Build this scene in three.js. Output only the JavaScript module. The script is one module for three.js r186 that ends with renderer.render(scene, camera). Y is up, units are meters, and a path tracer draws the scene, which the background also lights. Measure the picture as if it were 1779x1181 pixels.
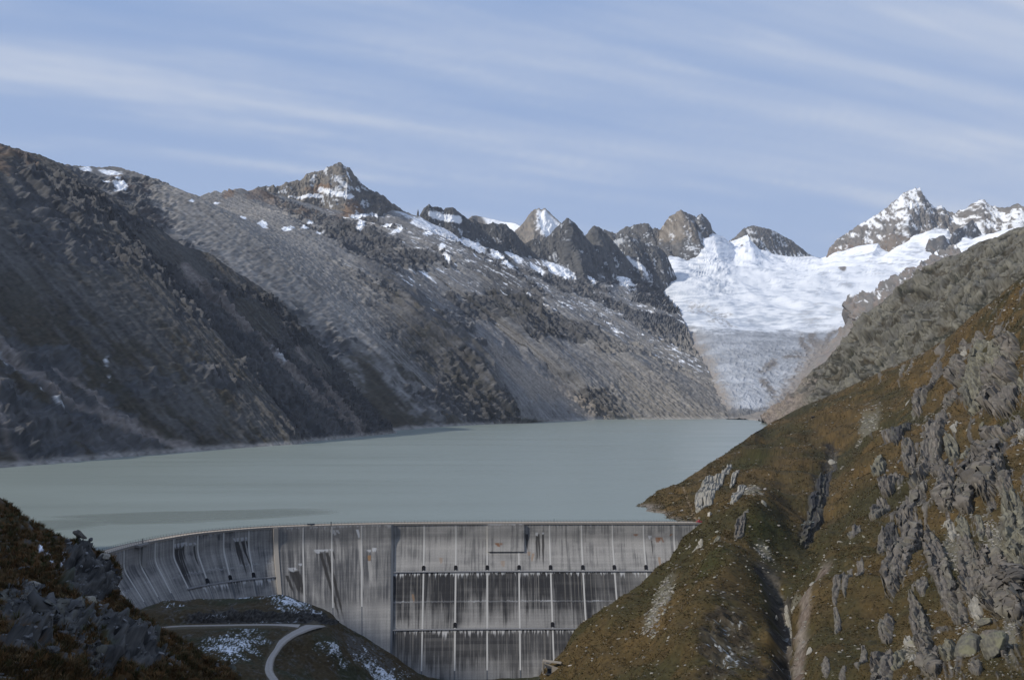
import * as THREE from 'three';
import { mergeGeometries, mergeVertices } from 'three/addons/utils/BufferGeometryUtils.js';

// ---------------------------------------------------------------- camera, sun, sky, exposure
const EYE = 85;                                   // metres above the lake, whose surface is y = 0
const scene = new THREE.Scene();
const camera = new THREE.PerspectiveCamera(37.69, 1779 / 1181, 1, 40000);
camera.position.set(0, EYE, 0);
camera.rotation.set(0.04995, 0, 0);               // 2.86 degrees up
const renderer = new THREE.WebGLRenderer({ antialias: true });
renderer.setSize(1024, 679);
renderer.toneMapping = THREE.LinearToneMapping;
renderer.toneMappingExposure = 0.8;
renderer.shadowMap.enabled = true;
const SUN = new THREE.Vector3(-0.77, 0.54, 0.34).normalize();
const sun = new THREE.DirectionalLight(new THREE.Color(1, 0.93, 0.83), 4.4);
sun.position.copy(SUN).multiplyScalar(6000);
sun.castShadow = true;
sun.shadow.radius = 3;
sun.shadow.mapSize.set(4096, 4096);
Object.assign(sun.shadow.camera, { left: -4500, right: 4500, top: 4500, bottom: -4500, near: 10, far: 14000 });
scene.add(sun, sun.target);
scene.fog = new THREE.FogExp2(new THREE.Color(0.72, 0.82, 1), 0.00002);

// ---------------------------------------------------------------- numbers: random, noise
let seedState = 1234567;
const seed = (n) => { seedState = n >>> 0; };
const rnd = () => { seedState = (seedState + 0x6D2B79F5) >>> 0; let t = seedState; t = Math.imul(t ^ (t >>> 15), t | 1); t ^= t + Math.imul(t ^ (t >>> 7), t | 61); return ((t ^ (t >>> 14)) >>> 0) / 4294967296; };
const PERM = new Uint8Array(512);
seed(77); { const a = [...Array(256).keys()]; for (let i = 255; i > 0; i--) { const j = Math.floor(rnd() * (i + 1)); [a[i], a[j]] = [a[j], a[i]]; } for (let i = 0; i < 512; i++) PERM[i] = a[i & 255]; }
const GX = new Float64Array(256), GY = new Float64Array(256), GZ = new Float64Array(256);
for (let i = 0; i < 256; i++) { const z = rnd() * 2 - 1, t = rnd() * 6.2832, r = Math.sqrt(1 - z * z); GX[i] = r * Math.cos(t) * 1.5; GY[i] = r * Math.sin(t) * 1.5; GZ[i] = z * 1.5; }
function n3(x, y, z) {
  const X = Math.floor(x), Y = Math.floor(y), Z = Math.floor(z); x -= X; y -= Y; z -= Z;
  const u = x * x * x * (x * (x * 6 - 15) + 10), v = y * y * y * (y * (y * 6 - 15) + 10), w = z * z * z * (z * (z * 6 - 15) + 10);
  const a = PERM[X & 255], b = PERM[(X + 1) & 255], Yi = Y & 255, Zi = Z & 255;
  const aa = PERM[a + Yi], ab = PERM[a + Yi + 1 & 511], ba = PERM[b + Yi], bb = PERM[b + Yi + 1 & 511];
  const g = (h, dx, dy, dz) => GX[h] * dx + GY[h] * dy + GZ[h] * dz;
  const l00 = g(PERM[aa + Zi], x, y, z), l10 = g(PERM[ba + Zi], x - 1, y, z), l01 = g(PERM[ab + Zi], x, y - 1, z), l11 = g(PERM[bb + Zi], x - 1, y - 1, z);
  const m00 = g(PERM[aa + Zi + 1], x, y, z - 1), m10 = g(PERM[ba + Zi + 1], x - 1, y, z - 1), m01 = g(PERM[ab + Zi + 1], x, y - 1, z - 1), m11 = g(PERM[bb + Zi + 1], x - 1, y - 1, z - 1);
  const p = l00 + (l10 - l00) * u, q = l01 + (l11 - l01) * u, r = m00 + (m10 - m00) * u, s = m01 + (m11 - m01) * u;
  const k = p + (q - p) * v, l = r + (s - r) * v;
  return k + (l - k) * w;
}
function fbm(x, y, z, o = 4, g = 0.5) { let s = 0, a = 1; for (let i = 0; i < o; i++) { s += a * n3(x, y, z); a *= g; x = x * 2.03 + 17.1; y = y * 2.03 + 5.3; z = z * 2.03 + 9.7; } return s; }
function ridged(x, y, z, o = 4, g = 0.5) { let s = 0, a = 1, w = 1, t = 0; for (let i = 0; i < o; i++) { let n = 1 - Math.abs(n3(x, y, z)) * 1.6; n *= n; s += a * n * w; t += a; w = Math.min(1, Math.max(0, n * 1.4)); a *= g; x = x * 2.07 + 7.7; y = y * 2.07 + 3.1; z = z * 2.07 + 11.9; } return s / t; }
const hash3 = (x, y, z) => { let h = Math.imul(x, 374761393) ^ Math.imul(y, 668265263) ^ Math.imul(z, 2147483647 ^ 0x5bd1e995); h = Math.imul(h ^ (h >>> 13), 1274126177); return ((h ^ (h >>> 16)) >>> 0) / 4294967296; };
const CELL = { f1: 0, f2: 0, id: 0 };
function worley(x, y, z) {                        // nearest and second nearest of jittered points, and the nearest one's number
  const X = Math.floor(x), Y = Math.floor(y), Z = Math.floor(z); let f1 = 9, f2 = 9, id = 0;
  for (let k = -1; k < 2; k++) for (let j = -1; j < 2; j++) for (let i = -1; i < 2; i++) {
    const a = X + i, b = Y + j, c = Z + k, h = hash3(a, b, c), dx = a + h - x, dy = b + (h * 57.31) % 1 - y, dz = c + (h * 731.7) % 1 - z, d = dx * dx + dy * dy + dz * dz;
    if (d < f1) { f2 = f1; f1 = d; id = h; } else if (d < f2) f2 = d;
  }
  CELL.f1 = Math.sqrt(f1); CELL.f2 = Math.sqrt(f2); CELL.id = (id * 91.7) % 1; return CELL;
}
const clamp = (x, a = 0, b = 1) => x < a ? a : x > b ? b : x;
const ss = (a, b, x) => { const t = clamp((x - a) / (b - a)); return t * t * (3 - 2 * t); };
const lerp = (a, b, t) => a + (b - a) * t;
const mix3 = (a, b, t) => { t = clamp(t); return [a[0] + (b[0] - a[0]) * t, a[1] + (b[1] - a[1]) * t, a[2] + (b[2] - a[2]) * t]; };
const mul3 = (a, k) => [a[0] * k, a[1] * k, a[2] * k];
function segDist(x, y, ax, ay, bx, by) { const dx = bx - ax, dy = by - ay, t = clamp(((x - ax) * dx + (y - ay) * dy) / (dx * dx + dy * dy)); return Math.hypot(x - ax - dx * t, y - ay - dy * t); }
function lineDist(x, y, pts) { let d = 1e9; for (let i = 0; i + 1 < pts.length; i++) d = Math.min(d, segDist(x, y, pts[i][0], pts[i][1], pts[i + 1][0], pts[i + 1][1])); return d; }
function ellipse(x, y, [cx, cy, rx, ry, deg = 0]) { const c = Math.cos(deg * Math.PI / 180), s = Math.sin(deg * Math.PI / 180), dx = x - cx, dy = y - cy; return Math.hypot((dx * c + dy * s) / rx, (-dx * s + dy * c) / ry); }

// ---------------------------------------------------------------- sky: air and cirrus, computed over the whole sphere
{
  const W = 2048, H = 1024, data = new Float32Array(W * H * 4);
  const ca = Math.sin(1.12), sa = -Math.cos(1.12);            // direction along which the cirrus is drawn out
  for (let j = 0; j < H; j++) for (let i = 0; i < W; i++) {
    const el = ((j + 0.5) / H - 0.5) * Math.PI, az = ((i + 0.5) / W - 0.5) * 2 * Math.PI;
    const y = Math.sin(el), x = Math.cos(el) * Math.cos(az), z = Math.cos(el) * Math.sin(az);
    let c;
    if (y < -0.02) c = [0.2, 0.22, 0.24];
    else {
      const t = Math.pow(clamp(y), 0.55);
      c = mix3([0.66, 0.775, 0.99], [0.195, 0.365, 0.74], t * 1.15);
      const k = 1 / (Math.max(y, 0) + 0.11), px = x * k, pz = z * k;
      const a = px * ca + pz * sa, b = -px * sa + pz * ca, wv = fbm(a * 0.16, b * 0.3, 3.3, 3) * 0.55;
      const veil = fbm(a * 0.22 + 4, b * 0.75 + wv, 1.5, 5, 0.52);
      const thin = fbm(a * 0.5 + wv, b * 3.6 + wv * 1.6, 7.1, 6, 0.62);
      const comb = fbm(a * 1.1 + b * 1.5, b * 9 + wv * 2.2, 2.2, 5, 0.66);
      let cl = ss(-0.45, 0.95, veil * 1.0 + thin * 0.55 + 0.08) * 0.74 + ss(0.0, 0.9, thin * 0.8 + comb * 0.55 + veil * 0.4) * 0.24;
      cl *= 0.85 + 0.15 * ss(0, 0.25, y);
      const sunny = Math.pow(clamp(x * SUN.x + y * SUN.y + z * SUN.z), 6);
      c = mix3(c, [0.76, 0.83, 0.97], cl * 0.86);
      c = [c[0] + sunny * 0.1, c[1] + sunny * 0.09, c[2] + sunny * 0.08];
    }
    const o = (j * W + i) * 4; data[o] = c[0]; data[o + 1] = c[1]; data[o + 2] = c[2]; data[o + 3] = 1;
  }
  const sky = new THREE.DataTexture(data, W, H, THREE.RGBAFormat, THREE.FloatType);
  sky.mapping = THREE.EquirectangularReflectionMapping; sky.magFilter = sky.minFilter = THREE.LinearFilter; sky.needsUpdate = true;
  scene.background = sky; scene.environment = sky;
}

// ---------------------------------------------------------------- surveying: a sight line and a distance give a point
const PITCH = 0.04995, SP = Math.sin(PITCH), CP = Math.cos(PITCH), F = 1730;
function at(px, py, D) { const a = (px - 889.5) / F, b = (590.5 - py) / F, dz = CP - b * SP, t = D / dz; return [a * t, EYE + (b * CP + SP) * t, -D]; }
function sight(x, y, z) { const D = -z, dy = y - EYE, f = D * CP + dy * SP, u = -D * SP + dy * CP; return [889.5 + F * x / f, 590.5 - F * u / f]; }

// ---------------------------------------------------------------- things
const used = {};
function numbered(name) { const n = used[name] = (used[name] ?? -1) + 1; return n ? name + '_' + String(n).padStart(3, '0') : name; }
function tag(o, label, category, group) { Object.assign(o.userData, { label, category }); if (group) o.userData.group = group; return o; }
function thing(name, label, category, pos, turn = 0, group) { const o = new THREE.Group(); o.name = numbered(name); o.position.set(...pos); o.rotation.y = turn; scene.add(o); return tag(o, label, category, group); }
function mesh(name, geometry, material, parent) { const m = new THREE.Mesh(geometry, material); m.name = parent ? name : numbered(name); m.castShadow = m.receiveShadow = true; (parent ?? scene).add(m); return m; }
function structure(name, label, geometry, material) { const m = mesh(name, geometry, material); m.userData = { kind: 'structure', label }; return m; }
const ground = new THREE.MeshPhysicalMaterial({ vertexColors: true, roughness: 0.95, specularIntensity: 0.25 });
const iceMat = new THREE.MeshPhysicalMaterial({ vertexColors: true, roughness: 0.7, specularIntensity: 0.5 });

// ---------------------------------------------------------------- terrain sheets
function along(row, smooth) {                     // a function of 0..1 along a row of [px, py, D]
  const L = [0]; for (let i = 1; i < row.length; i++) L.push(L[i - 1] + Math.hypot(row[i][0] - row[i - 1][0], row[i][1] - row[i - 1][1]));
  const total = L[L.length - 1];
  return (u) => {
    const s = clamp(u) * total; let i = 0; while (i < row.length - 2 && L[i + 1] < s) i++;
    const h = L[i + 1] - L[i], t = clamp((s - L[i]) / h);
    if (!smooth) return row[i].map((c, k) => lerp(c, row[i + 1][k], t));
    const a = row[Math.max(0, i - 1)], b = row[i], c = row[i + 1], d = row[Math.min(row.length - 1, i + 2)], la = L[i + 1] - L[Math.max(0, i - 1)], lb = L[Math.min(row.length - 1, i + 2)] - L[i];
    const t2 = t * t, t3 = t2 * t;
    return b.map((_, k) => { const m0 = (c[k] - a[k]) / la * h, m1 = (d[k] - b[k]) / lb * h; return (2 * t3 - 3 * t2 + 1) * b[k] + (t3 - 2 * t2 + t) * m0 + (-2 * t3 + 3 * t2) * c[k] + (t3 - t2) * m1; });
  };
}
// rows of control points, the first of them the crest; gives base(i, j) for a grid
function rowsBase(rows, nu, nv, { sharp = 1, warp } = {}) {
  const f = rows.map((r, k) => along(r, k >= sharp)), K = rows.length;
  const px = new Float64Array(K), V = [0];
  for (let k = 1; k < K; k++) { let d = 0; for (let s = 0; s <= 10; s++) { const a = f[k - 1](s / 10), b = f[k](s / 10); d += Math.hypot(a[0] - b[0], a[1] - b[1]); } V.push(V[k - 1] + Math.max(d, 8)); }
  const col = [];
  for (let i = 0; i <= nu; i++) { const u = warp ? warp(i / nu) : i / nu; col.push(f.map((g) => { const q = g(u); return [...at(...q), q[0], q[1]]; })); }
  return (i, j) => {
    const s = j / nv * V[K - 1]; let k = 0; while (k < K - 2 && V[k + 1] < s) k++;
    const c = col[i], h = V[k + 1] - V[k], t = (s - V[k]) / h, t2 = t * t, t3 = t2 * t, k0 = Math.max(0, k - 1), k3 = Math.min(K - 1, k + 2), out = [];
    for (let q = 0; q < 5; q++) {
      const m0 = k === 0 ? c[1][q] - c[0][q] : (c[k + 1][q] - c[k0][q]) / (V[k + 1] - V[k0]) * h, m1 = (c[k3][q] - c[k][q]) / (V[k3] - V[k]) * h;
      out.push((2 * t3 - 3 * t2 + 1) * c[k][q] + (t3 - 2 * t2 + t) * m0 + (-2 * t3 + 3 * t2) * c[k + 1][q] + (t3 - t2) * m1);
    }
    return out;
  };
}
// base(i, j) -> [x, y, z, chart x, chart y]; disp(P) -> [height along the normal, upward lift]; color(P) -> [r, g, b]
function sheet(nu, nv, base, disp, color, { back = 0, drop = 1, far = 1 } = {}) {
  const rowsN = nv + 1 + back, cols = nu + 1, N = rowsN * cols, pos = new Float32Array(N * 3), chart = new Float32Array(N * 2), rough = new Float32Array(N), rgb = new Float32Array(N * 3);
  const B = new Float64Array(N * 3);
  for (let r = 0; r < rowsN; r++) for (let i = 0; i < cols; i++) {
    const o = r * cols + i; let p;
    if (r >= back) p = base(i, r - back);
    else { p = base(i, 0).slice(); const t = (back - r) / back, l = Math.hypot(p[0], p[2]); p[0] += p[0] / l * far * t; p[2] += p[2] / l * far * t; p[1] -= drop * t; p[4] -= t * 30; }
    B[o * 3] = p[0]; B[o * 3 + 1] = p[1]; B[o * 3 + 2] = p[2]; chart[o * 2] = p[3]; chart[o * 2 + 1] = p[4];
  }
  const normalAt = (A, i, r) => {
    const i0 = Math.max(0, i - 1), i1 = Math.min(cols - 1, i + 1), r0 = Math.max(0, r - 1), r1 = Math.min(rowsN - 1, r + 1);
    const a = (r * cols + i0) * 3, b = (r * cols + i1) * 3, c = (r0 * cols + i) * 3, d = (r1 * cols + i) * 3;
    const ux = A[b] - A[a], uy = A[b + 1] - A[a + 1], uz = A[b + 2] - A[a + 2], vx = A[d] - A[c], vy = A[d + 1] - A[c + 1], vz = A[d + 2] - A[c + 2];
    let x = vy * uz - vz * uy, y = vz * ux - vx * uz, z = vx * uy - vy * ux; const l = Math.hypot(x, y, z) || 1; return [x / l, y / l, z / l];
  };
  const P = { x: 0, y: 0, z: 0, qx: 0, qy: 0, u: 0, v: 0, n: null, r: 0, back: false };
  for (let r = 0; r < rowsN; r++) for (let i = 0; i < cols; i++) {
    const o = r * cols + i; P.x = B[o * 3]; P.y = B[o * 3 + 1]; P.z = B[o * 3 + 2]; P.qx = chart[o * 2]; P.qy = chart[o * 2 + 1]; P.u = i / nu; P.v = Math.max(0, (r - back) / nv); P.n = normalAt(B, i, r); P.back = r < back; P.r = 0;
    if (P.n[1] < 0 && !P.back) P.n = P.n.map((c) => -c);
    const [dn, dy, dh = 0] = disp(P), lh = dh / (Math.hypot(P.n[0], P.n[2]) || 1);              // along the normal, upwards, level outwards
    pos[o * 3] = P.x + P.n[0] * (dn + lh); pos[o * 3 + 1] = P.y + P.n[1] * dn + dy; pos[o * 3 + 2] = P.z + P.n[2] * (dn + lh); rough[o] = P.r;
  }
  const Q = { ...P };
  for (let r = 0; r < rowsN; r++) for (let i = 0; i < cols; i++) {
    const o = r * cols + i; Q.x = pos[o * 3]; Q.y = pos[o * 3 + 1]; Q.z = pos[o * 3 + 2]; Q.qx = chart[o * 2]; Q.qy = chart[o * 2 + 1]; Q.u = i / nu; Q.v = Math.max(0, (r - back) / nv); Q.n = normalAt(pos, i, r); Q.back = r < back; Q.r = rough[o];
    if (Q.n[1] < 0) Q.n = Q.n.map((c) => -c);
    const c = color(Q); rgb[o * 3] = c[0]; rgb[o * 3 + 1] = c[1]; rgb[o * 3 + 2] = c[2];
  }
  const index = new Uint32Array(nu * (rowsN - 1) * 6); let k = 0;
  for (let r = 0; r < rowsN - 1; r++) for (let i = 0; i < nu; i++) { const a = r * cols + i, b = a + 1, c = a + cols, d = c + 1; index[k++] = a; index[k++] = c; index[k++] = b; index[k++] = b; index[k++] = c; index[k++] = d; }
  const g = new THREE.BufferGeometry();
  g.setAttribute('position', new THREE.BufferAttribute(pos, 3)); g.setAttribute('color', new THREE.BufferAttribute(rgb, 3)); g.setIndex(new THREE.BufferAttribute(index, 1)); g.computeVertexNormals();
  const nrm = g.attributes.normal.array;
  // where a chart point lies on the finished surface
  const find = (qx, qy) => { let best = 1e9, o = 0; for (let r = back; r < rowsN; r++) for (let i = 0; i < cols; i++) { const k = r * cols + i, d = (chart[k * 2] - qx) ** 2 + (chart[k * 2 + 1] - qy) ** 2; if (d < best) { best = d; o = k; } } return { p: [pos[o * 3], pos[o * 3 + 1], pos[o * 3 + 2]], n: [nrm[o * 3], nrm[o * 3 + 1], nrm[o * 3 + 2]], o }; };
  return { g, pos, nrm, chart, rgb, rough, N, cols, rowsN, back, find };
}

// ================================================================ far peaks
const SNOW = [0.86, 0.89, 0.93];
function peak(name, label, crest, foot, nu, nv, { amp = 1, scale = 1, ribs = [], rock, snow, p = 1 }) {
  const fc = along(crest), ff = along(foot, true);
  const col = []; for (let i = 0; i <= nu; i++) { const a = fc(i / nu), b = ff(i / nu); col.push([at(...a), at(...b), a, b]); }
  const base = (i, j) => { const [A, B, a, b] = col[i], v = j / nv, w = Math.pow(1 - v, p); return [lerp(A[0], B[0], v), B[1] + (A[1] - B[1]) * w, lerp(A[2], B[2], v), lerp(a[0], b[0], v), lerp(a[1], b[1], v)]; };
  const s = sheet(nu, nv, base, (P) => {
    const f = ss(0, 0.12, P.v) * 0.88 + 0.12, q = 1 / (170 * scale);
    const wx = fbm(P.x * q * 0.8, P.y * q * 0.8, P.z * q * 0.5, 3) * 0.35, lat = P.x * 0.97 + P.y * 0.24;
    const big = ridged(lat * q + wx, P.y * q * 0.22, 4.4, 3) - 0.45;                     // buttresses and couloirs, drawn out down the face
    const mid = ridged(lat * q * 3.1 + wx * 2, P.y * q * 0.9, 8.1 + wx, 4, 0.55) - 0.4;
    const fine = fbm(P.x * q * 13, P.y * q * 9, 2.2, 4, 0.62);
    let d = (big * 42 + mid * 17 + fine * 7) * amp * f;
    let dh = 0; for (const [cx0, cx1, w, A] of ribs) { const c = lerp(cx0, cx1, P.v); dh += A * Math.max(0, 1 - Math.abs(P.qx + wx * 14 - c) / w) * clamp(P.v * 1.7); }
    P.r = mid * 0.6 + big * 0.4; return [P.back ? 0 : d, fine * 5 * amp + (ridged(lat / 26, P.y / 40, 3.3, 4, 0.65) - 0.42) * 16 * amp * (1 - ss(0, 0.25, P.v)), P.back ? 0 : dh];
  }, (Q) => {
    const f = fbm(Q.x / 46, Q.y / 40, 1.5, 5, 0.68), st = fbm((Q.x + Q.y * 0.25) / 15, Q.y / 55, 6.6, 4, 0.62);
    let c = rock(Q, f, st); const w = snow(Q, f, st); return mix3(c, SNOW, w);
  }, { back: 6, drop: 350, far: 500 });
  return structure(name, label, s.g, ground);
}
const GREY = [0.155, 0.15, 0.145], DARK = [0.085, 0.088, 0.09], TAN = [0.235, 0.208, 0.175], RUST = [0.22, 0.135, 0.08];
const rockMix = (a, b) => (Q, f, st) => mul3(mix3(a, b, 0.5 + f * 0.7 + st * 0.3), 0.92 + 0.3 * st);

peak('snow_dome', 'distant white snow dome showing behind the dark ridge', [[780, 400, 7600], [808, 384, 7600], [820, 375, 7600], [828, 374.5, 7650], [845, 378, 7650], [872, 384, 7650], [895, 387, 7600], [912, 396, 7550], [940, 415, 7500]],
  [[780, 450, 7400], [940, 450, 7400]], 100, 34, { amp: 0.25, rock: rockMix(GREY, TAN), snow: (Q) => ss(832, 842, Q.qx + Q.v * -60) });
peak('snowy_peak', 'pointed grey rock peak with a bright snowfield on its right flank', [[868, 440, 6900], [882, 418, 6850], [893, 402, 6800], [904, 392, 6800], [911, 384, 6800], [918, 374, 6800], [923, 367, 6800], [931, 362.5, 6800], [937, 361, 6800], [941, 364, 6800], [947, 361, 6800], [953, 367, 6800], [962, 376, 6800], [972, 385, 6800], [988, 400, 6800], [1010, 424, 6800]],
  [[840, 500, 6560], [920, 500, 6500], [1010, 500, 6560]], 150, 90, { amp: 0.55, scale: 0.7, ribs: [[935, 915, 22, 60]], rock: rockMix(GREY, TAN), snow: (Q, f) => ss(0.1, 0.5, (Q.qx - 931 - Math.max(0, Q.qy - 398) * 0.55) / 12 + f * 0.5) * ss(1, 0, (Q.qy - 416) / 10) * ss(0, 0.05, Q.v) });
peak('twin_peak', 'grey block shaped twin peak with a sunlit left face', [[1030, 415, 5950], [1042, 400, 5950], [1052, 398, 5950], [1060, 402, 5950], [1070, 405, 5950], [1078, 400, 5950], [1087, 393, 5950], [1095, 394, 5950], [1101, 390, 5950], [1108, 388.5, 5950], [1116, 388, 5950], [1126, 387.5, 5950], [1134, 397, 5950], [1138, 394.5, 5950], [1147, 399, 5950], [1152, 391, 5920], [1157, 384, 5900], [1163, 375, 5880], [1172, 371, 5870], [1180, 366, 5870], [1183, 364.5, 5870], [1188, 366.5, 5870], [1196, 370, 5880], [1205, 374, 5900], [1210, 377, 5910], [1214, 373, 5910], [1218.5, 370.5, 5910], [1223, 374, 5920], [1230, 381, 5940], [1235, 389, 5960], [1238, 400, 5980], [1248, 409, 6020], [1258, 419, 6060], [1275, 440, 6100]],
  [[1030, 520, 5680], [1110, 520, 5640], [1160, 520, 5560], [1190, 520, 5560], [1230, 510, 5640], [1275, 500, 5780]], 300, 130, { amp: 0.5, scale: 0.6, ribs: [[1184, 1222, 34, 150], [1219, 1240, 12, 35], [1126, 1150, 22, 50], [1160, 1150, 16, 40]], rock: (Q, f, st) => mix3(rockMix(GREY, DARK)(Q, f, st), mul3(TAN, 0.85 + 0.4 * st), ss(4, -6, Q.qx - (1186 + (Q.qy - 366) * 0.42)) * ss(1136, 1150, Q.qx) * ss(426, 416, Q.qy + f * 8)), snow: (Q, f, st) => ss(0.35, 0.6, f + st * 0.4 - Q.r * 0.5 + (Q.qx > 1195 ? 0.1 : -0.1)) * ss(0.25, 0.5, Q.n[1]) * 0.55 });  // tan left of the ridge, dark right: sun and shade painted into the rock
peak('round_peak', 'rounded dark rock summit standing between two snow saddles', [[1240, 445, 6900], [1258, 428, 6850], [1267, 418, 6800], [1278, 411, 6780], [1287, 402, 6750], [1293, 396, 6750], [1297, 395, 6750], [1300, 392.5, 6750], [1304, 393, 6750], [1309, 391, 6750], [1315, 393, 6750], [1323, 394.5, 6750], [1335, 397, 6770], [1342, 399, 6780], [1351, 404, 6800], [1361, 409.5, 6820], [1372, 415, 6840], [1379, 419, 6850], [1386, 425, 6850], [1392, 430, 6860], [1400, 436, 6870], [1410, 443, 6900], [1421, 448, 6950], [1445, 465, 7000]],
  [[1240, 500, 6600], [1310, 500, 6480], [1445, 500, 6640]], 200, 90, { amp: 0.5, scale: 0.6, ribs: [[1305, 1330, 20, 60]], rock: rockMix(GREY, [0.11, 0.11, 0.105]), snow: (Q, f, st) => ss(0.3, 0.62, f * 0.8 + st * 0.5 - Q.r * 0.5) * 0.55 + ss(0.2, 0.6, (Q.qy - 436 - (Q.qx - 1330) * 0.04) / 14 + st) * 0.75 });
peak('horn_peak', 'tall grey horn peak dusted with fresh snow on the right', [[1405, 470, 6700], [1428, 456, 6600], [1436, 446, 6500], [1441, 432, 6450], [1450, 421, 6420], [1458, 413, 6400], [1465, 408, 6400], [1478, 401, 6380], [1490, 392, 6360], [1505, 383, 6340], [1520, 374.5, 6320], [1535, 364, 6300], [1541, 360, 6290], [1550, 351, 6280], [1559, 346, 6270], [1565, 339, 6260], [1571, 333, 6250], [1577, 331.5, 6250], [1583, 329.5, 6250], [1590, 326, 6250], [1594, 326.5, 6250], [1599, 325.5, 6250], [1602, 331, 6250], [1602.5, 337, 6250], [1609, 342, 6250], [1613, 347.5, 6250], [1619, 356, 6250], [1627, 361, 6250], [1632, 358, 6250], [1637, 356.5, 6250], [1641, 361, 6250], [1647, 365.5, 6250], [1655, 367, 6240], [1658, 371, 6220], [1664, 367, 6200], [1667, 364, 6180], [1676, 363, 6150], [1684, 358, 6100], [1690, 353, 6080], [1698, 350, 6050], [1703, 347, 6030], [1707, 346, 6030], [1712, 348, 6020], [1716, 353, 6010], [1727, 357, 6000], [1738, 359, 5980], [1748, 360.5, 5950], [1755, 360, 5900], [1760, 355, 5850], [1766, 353.5, 5820], [1774, 354.5, 5800], [1782, 360, 5780], [1800, 352, 5750], [1840, 372, 5700], [1950, 420, 5600]],
  [[1405, 500, 6480], [1480, 500, 6130], [1590, 500, 5880], [1700, 500, 5720], [1950, 500, 5330]], 420, 170, { amp: 0.75, scale: 0.75, ribs: [[1592, 1540, 26, 130], [1571, 1525, 14, 55], [1612, 1622, 14, 50], [1706, 1690, 24, 90], [1766, 1760, 20, 90], [1684, 1668, 12, 55]], p: 1.15,
    rock: (Q, f, st) => mix3(mul3(mix3([0.2, 0.185, 0.17], [0.12, 0.12, 0.12], 0.4 + st * 0.6), 1), mix3(RUST, TAN, 0.4 + f), ss(0.15, 0.6, ss(0.4, 0.7, (Q.qy - 326) / 120 - Math.abs(Q.qx - 1590) / 600) + st * 0.6 + f * 0.4 - 0.5) * 0.5),
    snow: (Q, f, st) => { const h = 1 - ss(0, 1, (Q.qy - Math.abs(Q.qx - 1600) * 0.32 - 335) / 85); return ss(0.18, 0.42, f * 0.5 + st * 0.4 - Q.r * 0.5 + (h - 0.5) * 0.62) * 0.85; } });
peak('rock_buttress', 'dark rock buttress standing in the snow below the horn peak', [[1596, 470, 5650], [1604, 452, 5650], [1607, 436, 5640], [1612, 420, 5640], [1616, 414, 5640], [1626, 413.5, 5640], [1635, 409, 5640], [1640, 408, 5650], [1645, 414, 5660], [1651, 416, 5680], [1656, 404, 5720], [1661, 399, 5760], [1666, 396, 5800], [1672, 396, 5850], [1690, 380, 5950], [1710, 410, 5900], [1730, 430, 5800]],
  [[1596, 500, 5450], [1640, 500, 5350], [1730, 500, 5500]], 120, 70, { amp: 0.35, scale: 0.45, ribs: [[1640, 1640, 12, 40]], rock: (Q, f, st) => mix3(rockMix(GREY, DARK)(Q, f, st), RUST, ss(0.1, 0.6, st + (1616 - Q.qx) / 60) * 0.4), snow: (Q, f, st) => ss(0.32, 0.55, f * 0.7 + st * 0.3 - Q.r * 0.6) * 0.7 });

// the dark summits above the lake, each a wall of its own
const darkRock = (Q, f, st) => mul3(mix3([0.128, 0.128, 0.126], [0.055, 0.058, 0.063], 0.5 + f * 0.5 + st * 0.6), 1), dust = (lo, k) => (Q, f, st) => ss(0.3, 0.6, f * 0.6 + st * 0.45 - Q.r * 0.4 - lo) * k;
peak('main_peak', 'sharp rocky summit with snow ledges above the middle of the mountainside', [[425, 345, 3900], [440, 331, 3900], [447, 324, 3900], [456, 323.5, 3905], [463, 321, 3910], [468, 323, 3910], [475, 319.5, 3915], [478, 324, 3915], [488, 323, 3920], [496, 316, 3925], [510, 315, 3930], [524, 311, 3940], [531, 302, 3945], [537, 299, 3950], [553, 297.5, 3955], [562, 296, 3960], [568, 289, 3960], [578, 287.5, 3965], [583, 283.5, 3965], [587, 281, 3970], [593, 282, 3970], [600, 288, 3975], [608, 292, 3980], [615, 303, 3985], [622, 311, 3990], [631, 321, 4000], [640, 328, 4010], [648, 333, 4020], [653, 331, 4030], [660, 336, 4040], [670, 343, 4060], [683, 354, 4090], [700, 365, 4120], [712, 371, 4150], [735, 384, 4200]],
  [[425, 400, 3790], [500, 410, 3770], [580, 420, 3760], [620, 425, 3760], [670, 420, 3860], [735, 415, 4060]], 300, 150, { amp: 0.5, scale: 0.6, ribs: [[590, 612, 40, 60], [655, 640, 26, 45], [530, 520, 22, 25]], rock: (Q, f, st) => mix3(mix3([0.21, 0.19, 0.165], [0.09, 0.09, 0.09], 0.45 + f * 0.5 + st * 0.5 + ss(600, 640, Q.qx) * 0.35), RUST, ss(1.2, 0.5, Math.min(ellipse(Q.qx, Q.qy, [562, 331, 24, 8]), ellipse(Q.qx, Q.qy, [612, 372, 16, 26])) + f * 0.6) * 0.6),  // right flank darkened: its shaded side is painted into the rock colour
  snow: (Q, f, st) => Math.max(ss(0.3, 0.6, f * 0.6 + st * 0.45 - Q.r * 0.4 + ss(1.3, 0.2, ellipse(Q.qx, Q.qy, [565, 318, 55, 22, 0])) * 0.25 - 0.05) * 0.6, ss(1.2, 0.7, Math.min(ellipse(Q.qx, Q.qy, [585, 340, 26, 6, 14]), ellipse(Q.qx, Q.qy, [535, 343, 32, 3, -3]), ellipse(Q.qx, Q.qy, [622, 329, 7, 3, 30]), ellipse(Q.qx, Q.qy, [633, 380, 15, 7, -8]), ellipse(Q.qx, Q.qy, [604, 305, 3, 8, -30])) + f * 0.5) * 0.9) });
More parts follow.
